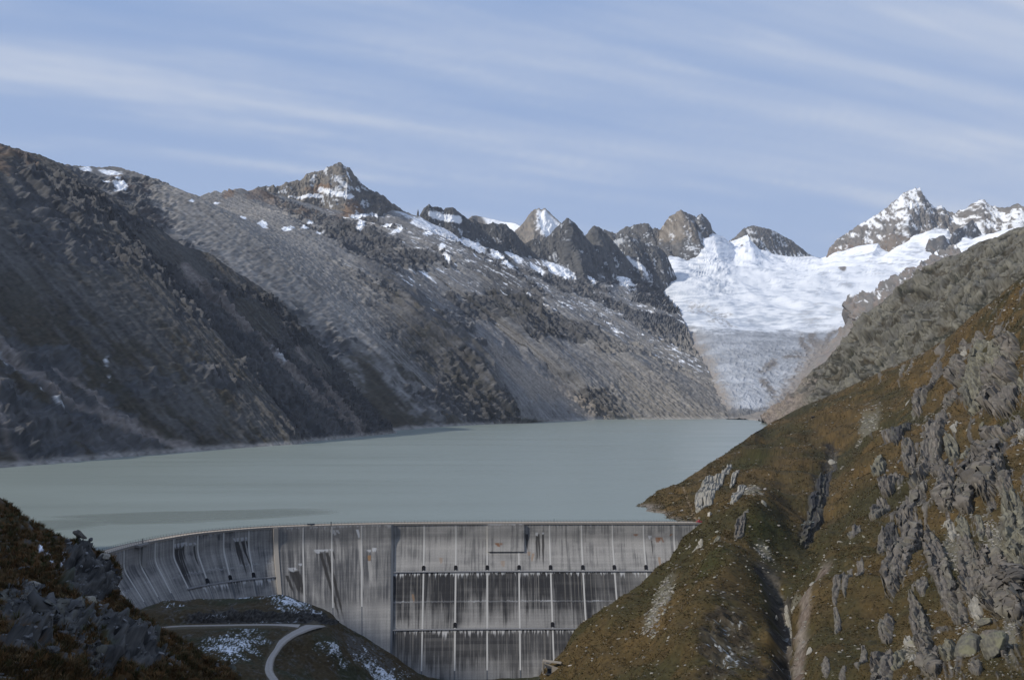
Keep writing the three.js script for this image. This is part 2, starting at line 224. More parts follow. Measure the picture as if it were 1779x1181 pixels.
peak('ridge_tower', 'twin topped dark rock tower beside the hanging snowfield', [[718, 386, 4260], [727, 378, 4260], [732, 369, 4260], [736, 361, 4265], [741, 358, 4270], [745, 354, 4270], [751, 359, 4280], [760, 359.5, 4290], [767, 361, 4300], [770, 365, 4305], [776, 360, 4310], [786, 359, 4320], [791, 363, 4330], [798, 369, 4340], [806, 376, 4350], [812, 379, 4360], [822, 386, 4370], [845, 405, 4400], [870, 430, 4430]],
  [[718, 430, 4180], [790, 450, 4230], [870, 470, 4340]], 150, 80, { amp: 0.35, scale: 0.5, ribs: [[745, 748, 16, 22], [784, 800, 16, 26]], rock: darkRock, snow: (Q, f, st) => Math.max(dust(0.05, 0.5)(Q, f, st), ss(1.15, 0.7, segDist(Q.qx, Q.qy, 750, 371, 795, 384) / 7 + f * 0.4) * 0.9) });
peak('dark_ridge', 'long dark rock wall between the rock tower and the pyramid peak', [[800, 384, 4480], [812, 380, 4480], [820, 379, 4480], [830, 385, 4485], [842, 389, 4490], [850, 388, 4495], [856, 386, 4500], [864, 389, 4505], [872, 388, 4510], [880, 390, 4515], [888, 398, 4520], [896, 405, 4525], [903, 414, 4530], [909, 421, 4535], [925, 436, 4550], [945, 456, 4570], [965, 478, 4590]],
  [[800, 450, 4380], [870, 470, 4410], [965, 500, 4510]], 170, 90, { amp: 0.4, scale: 0.5, ribs: [[820, 835, 16, 25], [856, 880, 20, 35], [884, 910, 16, 30]], rock: darkRock, snow: dust(0.1, 0.45) });
peak('twin_teeth', 'dark double tooth peak right of the pyramid peak', [[1000, 436, 4880], [1012, 418, 4880], [1018, 407, 4880], [1024, 400, 4880], [1030, 393, 4880], [1034, 391, 4880], [1041, 394, 4885], [1048, 399, 4890], [1054, 405, 4895], [1062, 414, 4900], [1080, 436, 4920], [1104, 466, 4950], [1130, 498, 4980]],
  [[1000, 510, 4780], [1060, 515, 4740], [1130, 520, 4860]], 150, 110, { amp: 0.4, scale: 0.5, ribs: [[1033, 1062, 24, 70], [1020, 1025, 12, 25]], rock: darkRock, snow: dust(0.08, 0.5) });
peak('pyramid_peak', 'dark pyramid shaped rock peak in the middle of the skyline', [[880, 450, 4700], [905, 428, 4700], [920, 418, 4700], [930, 414, 4700], [940, 418, 4700], [950, 411, 4705], [958, 404, 4710], [966, 394, 4715], [976, 387, 4720], [984, 379, 4725], [988, 377.5, 4725], [993, 384, 4730], [1000, 388, 4735], [1006, 396, 4740], [1012, 403, 4745], [1020, 414, 4755], [1036, 434, 4770], [1060, 464, 4800], [1088, 498, 4840]],
  [[880, 500, 4600], [930, 500, 4590], [985, 510, 4560], [1040, 515, 4620], [1088, 520, 4720]], 220, 130, { amp: 0.45, scale: 0.55, ribs: [[987, 1004, 36, 80], [945, 925, 22, 40], [962, 955, 12, 25], [1012, 1040, 20, 40]], rock: darkRock, snow: (Q, f, st) => Math.max(dust(0.12, 0.45)(Q, f, st), ss(1.1, 0.7, ellipse(Q.qx, Q.qy, [958, 470, 40, 10, 28]) + f * 0.5) * 0.85) });
peak('dark_shoulder', 'dark rock shoulder falling to the left edge of the glacier', [[1040, 440, 5060], [1050, 424, 5060], [1060, 418, 5060], [1072, 416, 5060], [1082, 412, 5060], [1091, 408.5, 5065], [1100, 412, 5070], [1110, 417, 5080], [1120, 421, 5090], [1131, 426, 5100], [1140, 427, 5110], [1150, 433, 5120], [1158, 441, 5130], [1163, 452, 5140], [1168, 464, 5150], [1176, 482, 5160]],
  [[1040, 500, 4980], [1090, 510, 4900], [1140, 515, 4960], [1176, 510, 5060]], 190, 110, { amp: 0.45, scale: 0.5, ribs: [[1090, 1112, 26, 70], [1140, 1150, 18, 45]], rock: darkRock, snow: (Q, f, st) => Math.max(dust(-0.02, 0.5)(Q, f, st), ss(1.15, 0.7, segDist(Q.qx, Q.qy, 1082, 448, 1118, 478) / 5 + f * 0.4) * 0.85, ss(1.2, 0.7, ellipse(Q.qx, Q.qy, [1075, 420, 12, 8]) + f) * 0.5) });

// ================================================================ glacier
{
  const rows = [
    [[1060, 530, 5250], [1100, 502, 5250], [1135, 476, 5420], [1150, 462, 5500], [1165, 446, 5560], [1180, 448, 5520], [1195, 453, 5500], [1210, 444, 5560], [1214, 425, 5700], [1222, 412, 5800], [1240, 406, 5920], [1258, 418, 6150], [1268, 419, 6500], [1280, 414, 6550], [1292, 408, 6560], [1301, 405, 6560], [1306, 415, 6520], [1318, 432, 6500], [1335, 443, 6500], [1360, 449, 6550], [1390, 449, 6750], [1412, 447, 6850], [1430, 447, 6700], [1441, 444, 6400], [1455, 438, 6330], [1472, 437, 6260], [1490, 431, 6200], [1510, 427, 6150], [1527, 421, 6090], [1534, 434, 6040], [1545, 439, 6020], [1558, 429, 6020], [1572, 417, 6030], [1587, 405, 6040], [1604, 402, 6020], [1620, 393, 6050], [1640, 389, 6080], [1652, 391, 6060], [1657, 402, 5980], [1664, 412, 5900], [1690, 420, 5700], [1705, 412, 5750], [1730, 403, 5700], [1748, 398, 5650], [1762, 393, 5600], [1775, 405, 5500], [1850, 410, 5300]],
    [[1090, 545, 4950], [1130, 520, 5000], [1170, 495, 5050], [1240, 480, 5150], [1300, 476, 5250], [1400, 474, 5350], [1480, 462, 5400], [1550, 455, 5450], [1620, 450, 5400], [1700, 440, 5250], [1800, 430, 5000]],
    [[1140, 565, 4500], [1200, 540, 4550], [1300, 528, 4600], [1400, 522, 4600], [1500, 510, 4650], [1600, 495, 4700], [1750, 480, 4500]],
    [[1170, 585, 4250], [1230, 566, 4260], [1300, 562, 4280], [1400, 558, 4280], [1500, 552, 4250], [1620, 545, 4200]],
    [[1190, 600, 4050], [1240, 580, 4080], [1300, 577, 4080], [1400, 576, 4080], [1500, 574, 4000], [1600, 570, 3900]],
    [[1215, 650, 3600], [1250, 628, 3650], [1310, 622, 3650], [1400, 618, 3650], [1470, 620, 3600], [1560, 640, 3450]],
    [[1235, 690, 3250], [1260, 672, 3270], [1300, 668, 3270], [1350, 668, 3270], [1400, 672, 3230], [1460, 700, 3050]],
    [[1262, 722, 2965], [1276, 712, 2990], [1295, 709, 2990], [1315, 710, 2990], [1340, 716, 2960], [1370, 730, 2900]],
    [[1270, 750, 2880], [1300, 745, 2890], [1360, 745, 2880]]];
  const s = sheet(440, 330, rowsBase(rows, 440, 330), (P) => {
    const up = ss(585, 560, P.qy), fall = ss(0.25, 0.7, 1 - ellipse(P.qx, P.qy, [1235, 480, 95, 60, 50])) + ss(0.2, 0.7, 1 - ellipse(P.qx, P.qy, [1300, 430, 60, 30, 35])) * 0.6;
    const wave = (fbm(P.x / 420, P.y / 300, P.z / 520, 4) * 34 + fbm(P.x / 130, P.y / 100, P.z / 240, 3) * 9) * up;
    const cre = ridged(P.x / 110, P.y / 40, P.z / 60, 4, 0.6) - 0.4;
    const steps = ridged(P.x / 260, P.y / 34, P.z / 260, 3, 0.5) - 0.4;
    const low = (ridged(P.x / 26, P.y / 20, P.z / 55, 4, 0.6) - 0.4) * 7 * ss(560, 620, P.qy);
    P.r = cre; return [cre * (3 + 20 * fall) * (0.3 + 0.7 * up) + wave + low + steps * 7 * up, 0];
  }, (Q) => {
    const f = fbm(Q.x / 130, Q.y / 60, Q.z / 130, 4, 0.55), g = fbm(Q.x / 16, Q.y / 16, Q.z / 30, 3, 0.6), st = fbm(Q.x / 70, Q.y / 10, Q.z / 260, 4, 0.6);
    let c = mix3(mix3([0.68, 0.71, 0.75], [0.86, 0.88, 0.91], ss(560, 860, Q.y + f * 90)), [0.42, 0.465, 0.53], ss(0.0, 0.6, f * 0.45 + st * 0.5 + Q.r * -0.35 + ss(1330, 1180, Q.qx - (Q.qy - 480) * 0.3) * 0.22 + ss(500, 570, Q.qy) * 0.12));  // grey blue towards the left and in dips: shading painted into the snow
    const dirty = ss(0.35, 0.65, st * 0.7 + f * 0.5) * ss(1380, 1430, Q.qx + (Q.qy - 480) * 0.4) * 0.35; c = mix3(c, [0.5, 0.47, 0.43], dirty);
    // bare ice below the snow line
    const bare = ss(560, 582, Q.qy + f * 12 + g * 4 + st * 5);
    let ice = mix3([0.35, 0.37, 0.4], [0.18, 0.192, 0.21], 0.5 + g * 0.55 + st * 0.3);
    ice = mix3(ice, [0.45, 0.475, 0.51], ss(0.1, 0.6, f + g * 0.3) * 0.5 + ss(600, 660, Q.qy) * 0.3);
    const band = Math.min(lineDist(Q.qx, Q.qy, [[1392, 574], [1394, 596], [1405, 606]]), lineDist(Q.qx, Q.qy, [[1412, 575], [1409, 590], [1425, 600], [1448, 608]]) * 0.75, lineDist(Q.qx, Q.qy, [[1455, 572], [1440, 585], [1436, 595], [1460, 602]]) * 1.2, lineDist(Q.qx, Q.qy, [[1365, 617], [1390, 617]]) * 1.1, lineDist(Q.qx, Q.qy, [[1345, 630], [1322, 645], [1328, 662], [1345, 685]]) * 0.9);
    ice = mix3(ice, mix3([0.2, 0.18, 0.16], [0.12, 0.11, 0.1], 0.5 + g), ss(9, 2, band + g * 5) * 0.95 * ss(-0.7, 0.1, f + g * 0.5 + 0.2));
    ice = mix3(ice, [0.25, 0.225, 0.2], Math.max(ss(1240, 1200, Q.qx - (Q.qy - 600) * 0.5 + g * 14 + f * 14), ss(1400, 1430, Q.qx + (Q.qy - 600) * 0.75 + g * 14) * ss(585, 610, Q.qy)));
    ice = mix3(ice, [0.1, 0.1, 0.1], ss(706, 714, Q.qy + g * 6) * 0.8);
    c = mix3(c, ice, bare);
    const spot = Math.min(ellipse(Q.qx, Q.qy, [1465, 471, 6, 3.5]), ellipse(Q.qx, Q.qy, [1290, 430, 3, 2])); c = mix3(c, [0.2, 0.18, 0.16], ss(1.3, 0.8, spot + g * 0.3));
    const nun = ellipse(Q.qx, Q.qy, [1232, 545, 38, 14, 25]); c = mix3(c, [0.27, 0.27, 0.275], ss(1.1, 0.5, nun + f * 0.8) * ss(-0.2, 0.5, g + 0.1) * 0.8);
    return c;
  }, { back: 4, drop: 160, far: 300 });
  structure('glacier', 'white valley glacier flowing from snow saddles down to the lake head', s.g, iceMat);
}

// ================================================================ moraine and rock slabs right of the glacier
{
  const rows = [
    [[1660, 425, 4100], [1625, 446, 4000], [1590, 463, 3950], [1575, 468, 3930], [1556, 482, 3900], [1540, 494, 3880], [1500, 506, 3850], [1472, 518, 3820], [1468, 532, 3760], [1476, 548, 3700], [1484, 552, 3600], [1462, 572, 3560], [1444, 590, 3500], [1436, 606, 3400], [1412, 628, 3250], [1394, 655, 3130], [1374, 682, 3030], [1346, 706, 2950], [1300, 722, 2900], [1262, 727, 2890]],
    [[1700, 470, 3300], [1620, 500, 3250], [1560, 530, 3200], [1520, 560, 3150], [1490, 590, 3100], [1460, 620, 3000], [1430, 650, 2930], [1400, 690, 2850], [1360, 715, 2800], [1310, 729.5, 2790]],
    [[1740, 520, 2800], [1600, 560, 2750], [1520, 610, 2750], [1480, 650, 2700], [1430, 700, 2650], [1390, 725, 2600], [1330, 733, 2550]],
    [[1740, 640, 2300], [1520, 700, 2400], [1420, 760, 2350], [1345, 765, 2350]]];
  const s = sheet(260, 150, rowsBase(rows, 260, 150), (P) => {
    const slab = ridged(P.x / 90, P.y / 60, P.z / 160, 4) - 0.4, fine = fbm(P.x / 14, P.y / 14, P.z / 14, 4, 0.6), rocky = ss(590, 560, P.qy);
    P.r = slab; return [slab * lerp(9, 44, rocky) + fine * lerp(2, 9, rocky), 0];
  }, (Q) => {
    const f = fbm(Q.x / 60, Q.y / 60, Q.z / 60, 4, 0.6), g = fbm(Q.x / 8, Q.y / 8, Q.z / 8, 3, 0.6), st = fbm(Q.x / 25, Q.y / 90, Q.z / 25, 3);
    let c = mix3([0.235, 0.215, 0.195], [0.175, 0.168, 0.16], 0.5 + f * 0.6 + g * 0.4);
    c = mix3(c, mix3([0.19, 0.182, 0.172], [0.11, 0.11, 0.11], 0.5 + f * 0.6 + g * 0.6 - Q.r), ss(575, 555, Q.qy) * 0.9);
    c = mix3(c, [0.24, 0.185, 0.155], ss(0, 0.6, st + 0.1) * 0.5 * ss(1360, 1420, Q.qx + (Q.qy - 700) * 0.3));
    c = mix3(c, SNOW, ss(0.3, 0.5, f * 0.8 - Q.r * 0.5 + (Q.n[1] - 0.55) * 0.6) * ss(566, 540, Q.qy) * 0.9);
    c = mix3(c, [0.33, 0.3, 0.27], ss(4.5, 0.5, Q.y) * 0.7);
    return mul3(c, 1 + g * 0.25);
  }, { back: 4, drop: 60, far: 150 });
  structure('moraine', 'grey and pinkish moraine slope beside the glacier tongue', s.g, ground);
}

// ================================================================ far slope on the right: green grey blocky rock
{
  const rows = [
    [[1322, 727, 2560], [1331, 722, 2560], [1342, 714, 2560], [1352, 706, 2570], [1364, 699, 2580], [1372, 688, 2580], [1388, 672, 2590], [1402, 655, 2600], [1420, 640, 2600], [1436, 628, 2600], [1446, 610, 2590], [1462, 596, 2580], [1478, 576, 2570], [1490, 562, 2560], [1500, 546, 2550], [1520, 532, 2530], [1540, 518, 2500], [1556, 502, 2480], [1575, 489, 2450], [1592, 476, 2430], [1608, 465, 2410], [1625, 458, 2390], [1645, 448, 2360], [1662, 441, 2340], [1680, 431, 2320], [1700, 424, 2290], [1720, 415, 2270], [1745, 410, 2240], [1760, 402, 2220], [1779, 396, 2200], [1850, 370, 2100], [2100, 300, 1900]],
    [[1330, 734, 2450], [1360, 722, 2420], [1400, 690, 2380], [1450, 650, 2320], [1500, 605, 2280], [1560, 560, 2220], [1620, 515, 2150], [1700, 470, 2050], [1800, 430, 1950], [2100, 350, 1700]],
    [[1338, 741, 2300], [1370, 732, 2250], [1420, 705, 2150], [1480, 665, 2050], [1540, 625, 1980], [1600, 580, 1900], [1680, 530, 1800], [1800, 470, 1700], [2100, 400, 1500]],
    [[1350, 760, 2150], [1420, 740, 1950], [1500, 700, 1800], [1600, 640, 1650], [1700, 590, 1550], [1850, 520, 1450], [2100, 450, 1300]],
    [[1360, 800, 2000], [1500, 760, 1600], [1700, 680, 1350], [2100, 560, 1100]]];
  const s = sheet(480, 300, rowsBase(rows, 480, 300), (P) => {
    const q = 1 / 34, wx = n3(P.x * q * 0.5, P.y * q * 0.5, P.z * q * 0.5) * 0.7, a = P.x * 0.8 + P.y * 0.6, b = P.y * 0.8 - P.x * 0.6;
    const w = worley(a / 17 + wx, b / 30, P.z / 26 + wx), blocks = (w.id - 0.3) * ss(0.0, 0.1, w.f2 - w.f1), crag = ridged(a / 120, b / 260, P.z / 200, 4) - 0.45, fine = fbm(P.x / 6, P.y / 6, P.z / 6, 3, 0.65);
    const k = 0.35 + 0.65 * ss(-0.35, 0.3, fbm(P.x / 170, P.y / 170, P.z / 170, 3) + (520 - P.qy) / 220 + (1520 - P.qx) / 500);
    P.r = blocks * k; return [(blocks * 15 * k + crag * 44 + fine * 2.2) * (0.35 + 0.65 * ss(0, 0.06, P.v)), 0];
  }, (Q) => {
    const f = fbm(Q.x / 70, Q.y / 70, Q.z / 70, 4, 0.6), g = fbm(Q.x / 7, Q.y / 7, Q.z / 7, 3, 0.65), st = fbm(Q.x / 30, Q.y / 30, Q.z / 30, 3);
    let rock = mix3([0.15, 0.142, 0.112], [0.07, 0.068, 0.062], 0.45 + st * 0.6 + g * 0.35 - Q.r * 0.5), turf = mix3([0.048, 0.038, 0.02], [0.024, 0.024, 0.014], 0.5 + f);  // turf cover; in cracks and hollows its dark colour also paints in shade
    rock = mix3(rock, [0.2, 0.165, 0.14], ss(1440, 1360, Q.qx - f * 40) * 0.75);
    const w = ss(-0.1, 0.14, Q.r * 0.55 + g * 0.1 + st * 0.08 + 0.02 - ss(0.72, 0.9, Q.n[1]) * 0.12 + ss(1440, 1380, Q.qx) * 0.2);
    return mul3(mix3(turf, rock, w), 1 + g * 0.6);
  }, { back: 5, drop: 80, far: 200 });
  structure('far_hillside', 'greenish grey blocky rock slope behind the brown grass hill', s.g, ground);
}

// ================================================================ the long mountainside left of the lake
const LM = {};
{
  const skyline = [[-1500, 83], [-900, 153], [-400, 200], [-200, 226], [0, 250], [22, 256], [50, 264], [72, 270], [82, 275], [95, 283], [108, 284], [122, 287], [150, 289], [190, 289], [203, 289.5], [208, 294], [216, 297], [222, 300], [230, 306], [240, 312], [250, 319], [257, 322], [271, 330], [288, 341], [303, 344], [318, 347.5], [327, 345], [334, 340], [338, 338], [345, 341.5], [352, 339], [361, 334.5], [366, 335.5], [371, 331], [376, 331.5], [383, 336], [389, 329.5], [394, 333], [397, 327], [400, 333], [405, 329], [414, 327], [423, 328], [425, 332], [436, 331], [442, 327], [447, 325], [460, 331], [510, 346], [560, 360], [600, 368], [640, 366], [670, 362], [690, 365], [700, 367], [712, 371], [722, 374], [729, 375.5], [745, 386], [790, 404], [830, 420], [870, 433], [900, 443], [940, 452], [985, 461], [1030, 470], [1060, 476], [1100, 484], [1130, 489], [1172, 495]];
  // crest x, crest distance, foot x, foot y, foot distance, share of the height left at a tenth, a quarter, half and three quarters of the way down
  const C = [[60, 2300, 560, 766, 1700, 0.9, 0.76, 0.52, 0.27], [200, 2500, 800, 739, 2372, 0.95, 0.86, 0.62, 0.33], [318, 2800, 899, 735, 2535, 0.95, 0.88, 0.66, 0.36], [425, 3350, 1050, 728.5, 2860, 0.91, 0.83, 0.64, 0.34], [590, 3790, 1200, 727, 2890, 0.93, 0.84, 0.63, 0.33], [700, 4120, 1268, 721, 2960, 0.89, 0.76, 0.53, 0.26], [880, 4440, 1226, 652, 3480, 0.86, 0.7, 0.46, 0.22], [985, 4600, 1204, 606, 3900, 0.86, 0.69, 0.44, 0.21], [1075, 4800, 1182, 550, 4450, 0.87, 0.7, 0.45, 0.22], [1172, 5100, 1172, 520, 5000, 0.9, 0.75, 0.5, 0.25]];
  const nv = 440, skyY = (x, line) => { let i = 0; while (i < line.length - 2 && line[i + 1][0] < x) i++; const [a, b] = [line[i], line[i + 1]]; return lerp(a[1], b[1], clamp((x - a[0]) / (b[0] - a[0]))); };
  const hAt = (q, v) => { const V = [0, 0.1, 0.25, 0.5, 0.75, 1], h = [1, q[5], q[6], q[7], q[8], 0]; if (v >= 1) return (1 - v) * 0.8; let i = 0; while (i < 4 && V[i + 1] < v) i++; const m = (k) => k === 0 ? (h[1] - h[0]) / 0.1 : k === 5 ? h[4] / -0.25 : (h[k + 1] - h[k - 1]) / (V[k + 1] - V[k - 1]), w = V[i + 1] - V[i], t = (v - V[i]) / w; return (2 * t ** 3 - 3 * t * t + 1) * h[i] + (t ** 3 - 2 * t * t + t) * m(i) * w + (-2 * t ** 3 + 3 * t * t) * h[i + 1] + (t ** 3 - t * t) * m(i + 1) * w; };
  function fallBase(C, U, crest) {
    const col = [], nu = U[U.length - 1];
    for (let i = 0; i <= nu; i++) {
      let k = 0; while (k < C.length - 2 && U[k + 1] < i) k++;
      const t = (i - U[k]) / (U[k + 1] - U[k]), q = C[k].map((_, m) => { const a = C[Math.max(0, k - 1)][m], b = C[k][m], c = C[k + 1][m], d = C[Math.min(C.length - 1, k + 2)][m], m0 = k ? (c - a) / 2 : c - b, m1 = k + 2 < C.length ? (d - b) / 2 : c - b; return m === 0 ? lerp(b, c, t) : (2 * t ** 3 - 3 * t * t + 1) * b + (t ** 3 - 2 * t * t + t) * m0 * 0.7 + (-2 * t ** 3 + 3 * t * t) * c + (t ** 3 - t * t) * m1 * 0.7; });
      const sy = skyY(q[0], crest); col.push({ A: at(q[0], sy, q[1]), B: at(q[2], q[3], q[4]), a: [q[0], sy], b: [q[2], q[3]], q });
    }
    return (i, j) => { const c = col[i], v = j / nv * 1.03, h = hAt(c.q, v); return [lerp(c.A[0], c.B[0], v), c.B[1] + (c.A[1] - c.B[1]) * h, lerp(c.A[2], c.B[2], v), lerp(c.a[0], c.b[0], v), c.b[1] + (c.a[1] - c.b[1]) * h]; };
  }
  const sum = (w) => w.reduce((a, x) => [...a, a[a.length - 1] + x], [0]);
  const U = sum([50, 80, 92, 110, 80, 108, 70, 60, 50]), nu = U[U.length - 1], base = fallBase(C, U, skyline);
  const uOf = (ridgeX) => { let k = 0; while (k < C.length - 2 && C[k + 1][0] < ridgeX) k++; return lerp(U[k], U[k + 1], (ridgeX - C[k][0]) / (C[k + 1][0] - C[k][0])) / nu; };
  // ribs that run down the fall line: [crest x, width, height, from v, to v, sharpness]
  const ribs = [[330, 50, 70, 0.45, 0.98, 0], [470, 40, 60, 0.5, 0.95, 0], [640, 30, 25, 0.3, 0.9, 0]].map(([x, w, A, v0, v1, k]) => [uOf(x), uOf(x + w) - uOf(x - w), A, v0, v1, k]);
  
  const relief = (ribs, tame, LU, LV, near0) => (P) => {
    const a = P.u * LU, b = P.v * LV, wx = fbm(P.x / 260, P.y / 260, P.z / 260, 3) * 1;
    const f = ss(0, 0.07, P.v) * 0.85 + 0.15, e = ss(-2, 12, P.y) * 0.8 + 0.2, up = ss(0.55, 0.1, P.v);
    let d = 0, dh = 0;
    for (const [u0, w, A, v0, v1, k] of ribs) { const x = Math.abs(P.u - u0 + wx * w * 0.12) / w; if (x < 1.3) { const t = k ? Math.max(0, 1 - x) : Math.exp(-x * x * 5); dh += A * t * clamp((P.v - v0) / (k ? 0.3 : 0.2)) * ss(v1 + 0.08, v1 - 0.15, P.v); } }
    const gully = ridged(a / 150 + wx * 0.45, b / 900 + wx * 0.4, 3.7, 4, 0.55) - 0.42, crag = ridged(a / 52 + wx * 0.6, b / 170 + wx * 0.5, P.y / 400, 5, 0.55) - 0.4;
    const outc = ss(-0.02, 0.3, fbm(P.x / 280 + 9, P.y / 240, P.z / 280, 5, 0.6) + 0.1 * up + (near0 ? 0.1 : 0));       // where bedrock stands out of the scree
    const step = ridged(a / 44 + wx, b / 46 + wx, P.y / 90, 4, 0.6) - 0.4, fine = fbm(P.x / 13, P.y / 13, P.z / 13, 4, 0.62);
    const talus = ss(1020, 1120, P.qx) * ss(600, 680, P.qy) * 0.7, bench = near0 ? 0 : ss(1.15, 0.6, ellipse(P.qx, P.qy, [470, 440, 270, 80, 36])) * 0.95;
    const k = (1 - talus) * (1 - bench);
    P.r = outc * k; d += (gully * (near0 ? 8 : 18) + crag * 22 * (0.04 + 1.05 * outc) + step * 14 * outc) * k + fine * (0.3 + 3.8 * outc * k);
    if (P.back) d *= 0.3;
    return [d * f * e * tame, fine * 1.8 * e, P.back ? 0 : dh * e];
  };
  const cover = (near, LU, LV) => (Q) => {
    const a = Q.u * LU, b = Q.v * LV, x = Q.qx, y = Q.qy;
    const f = fbm(Q.x / 210, Q.y / 210, Q.z / 210, 4, 0.55), m = fbm(Q.x / 40, Q.y / 40, Q.z / 40, 4, 0.6), g = fbm(Q.x / 6, Q.y / 6, Q.z / 6, 2, 0.7), st = fbm(a / 16 + m * 0.5, b / 260, 5.5, 4, 0.6);
    const dry = mix3([0.275, 0.258, 0.235], [0.195, 0.187, 0.177], 0.5 + m * 0.5 + f * 0.4);
    const rock = mix3([0.115, 0.114, 0.115], [0.058, 0.061, 0.066], 0.5 + m * 0.8 + g * 0.3);
    const turf = mix3([0.064, 0.053, 0.037], [0.042, 0.04, 0.031], 0.5 + m * 0.6 + f * 0.3);
    const scree = mix3([0.215, 0.21, 0.203], [0.15, 0.149, 0.15], 0.5 + st * 0.5 + g * 0.4);
    let c = mix3(scree, dry, ss(0.3, -0.5, ellipse(x, y, [450, 430, 300, 95, 36]) - 1 + f * 0.3) * 0.9);
    const left = near ? 1 : ss(900, 760, x + (y - 700) * -0.1), low = ss(380, 620, y - x * 0.12);
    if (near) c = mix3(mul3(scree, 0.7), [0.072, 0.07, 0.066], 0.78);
    c = mix3(c, turf, ss(-0.15, 0.35, f * 0.6 + st * 0.45 + m * 0.35 - 0.25 + low * 0.4) * left * (0.25 + 0.75 * low) * 0.95);
    c = mix3(c, rock, ss(0.3, 0.7, Q.r * 0.8 + m * 0.35 + (0.68 - Q.n[1]) * 0.7 + (near ? 0.12 : -0.1)));
    const cliff = near ? 0 : ss(1.15, 0.55, Math.min(ellipse(x, y, [745, 590, 150, 46, 47]), ellipse(x, y, [800, 660, 100, 40, 40]), ellipse(x, y, [930, 560, 90, 40, 42])) + f * 0.6 + m * 0.25); c = mix3(c, mix3(rock, turf, 0.3 + m), cliff * 0.8);
    c = mix3(c, RUST, ss(0.35, 0.7, f + m * 0.5) * 0.3 * ss(430, 340, y) + ss(1.2, 0.5, Math.min(ellipse(x, y, [560, 332, 22, 9]), ellipse(x, y, [615, 372, 16, 22, 20]), ellipse(x, y, [400, 338, 12, 10])) + m * 0.5) * 0.55);
    // chutes of pale debris and the pale fan right of the dark cliff
    const w = m * 5 + g * 2, chute = Math.min(lineDist(x, y, [[330, 480], [420, 570], [500, 640], [560, 700], [628, 752]]) * 0.9, lineDist(x, y, [[-30, 560], [60, 660], [150, 720], [240, 750], [330, 780]]) * 0.8, lineDist(x, y, [[110, 650], [200, 720], [300, 775]]) * 1.3, lineDist(x, y, [[0, 700], [20, 760], [40, 806]]) * 1.6, lineDist(x, y, [[520, 610], [580, 690], [625, 748]]) * 1.3);
    c = mix3(c, [0.23, 0.205, 0.19], ss(9, 2, chute + w) * 0.75);
    const fan = Math.min(segDist(x, y, 860, 620, 960, 690) * 0.55, segDist(x, y, 880, 640, 920, 680) * 0.5, segDist(x, y, 930, 660, 1040, 725) * 0.6); c = mix3(c, [0.27, 0.235, 0.195], ss(12, 3, fan + w * 0.8) * 0.7);
    c = mix3(c, mix3([0.22, 0.205, 0.185], [0.17, 0.165, 0.155], 0.5 + st + g * 0.3), ss(1000, 1120, x) * ss(560, 640, y + (x - 1100) * 0.3) * 0.85);
    c = mix3(c, [0.08, 0.085, 0.095], ss(1.15, 0.5, Math.min(ellipse(x, y, [1135, 556, 34, 10, 14]), ellipse(x, y, [1190, 562, 26, 12, 25]), ellipse(x, y, [1168, 585, 14, 6])) + m * 0.5) * 0.85);
    // snow: fresh streaks high up, drifts and the hanging snowfield
    const high = ss(560, 430, y - Math.max(0, x - 600) * 0.28) * ss(520, 680, x + 60 * f) + ss(0, 1, 1 - ellipse(x, y, [500, 365, 160, 40])) * 0.4;
    c = mix3(c, SNOW, ss(0.63, 0.84, st * 0.42 + m * 0.35 - Q.r * 0.3 + high * 0.42 + (Q.n[1] - 0.7) * 0.5 - 0.02) * clamp(high * 1.4) * 0.8);
    const drift = Math.min(ellipse(x, y, [150, 294, 10, 4, 10]), ellipse(x, y, [192, 299, 22, 4, 12]), ellipse(x, y, [208, 309, 8, 4, 10]), ellipse(x, y, [190, 317, 9, 3]), ellipse(x, y, [217, 326, 15, 4, 16]), ellipse(x, y, [220, 333, 9, 3]), ellipse(x, y, [340, 354, 5, 2.5]), ellipse(x, y, [380, 356, 6, 2.5]), ellipse(x, y, [468, 397, 9, 6, 25]), ellipse(x, y, [432, 385, 6, 2, 20]), ellipse(x, y, [512, 407, 10, 4]), ellipse(x, y, [545, 407, 7, 3]), ellipse(x, y, [572, 418, 8, 3]), ellipse(x, y, [556, 399, 6, 3]), ellipse(x, y, [632, 380, 14, 7, -10]), ellipse(x, y, [650, 406, 7, 11, 30]), ellipse(x, y, [622, 328, 6, 3, 30]), ellipse(x, y, [590, 341, 24, 6, 20]), ellipse(x, y, [540, 344, 28, 3, 3]), ellipse(x, y, [694, 406, 9, 6]), ellipse(x, y, [718, 420, 9, 5, -20]), ellipse(x, y, [772, 422, 8, 6]), ellipse(x, y, [805, 453, 6, 6, 40]), ellipse(x, y, [813, 474, 4, 9, -20]), ellipse(x, y, [868, 448, 18, 6, 38]), ellipse(x, y, [895, 470, 14, 6, 45]), ellipse(x, y, [888, 440, 30, 6, 38]), ellipse(x, y, [940, 470, 20, 5, 35]), ellipse(x, y, [975, 470, 34, 8, 30]), ellipse(x, y, [1080, 478, 30, 9, 45]), ellipse(x, y, [1105, 470, 32, 5, 45]), ellipse(x, y, [1030, 485, 14, 3, 45]));
    c = mix3(c, SNOW, ss(1.15, 0.85, drift + m * 0.5 + g * 0.1) * 0.95);
    const field = Math.min(segDist(x, y, 692, 368, 748, 392) - 1, segDist(x, y, 735, 388, 830, 428) - 9, segDist(x, y, 800, 420, 843, 438) - 6, segDist(x, y, 748, 372, 795, 384) - 5);
    c = mix3(c, mix3([0.74, 0.78, 0.84], [0.55, 0.58, 0.63], 0.5 + st), ss(5, -1, field + m * 5));
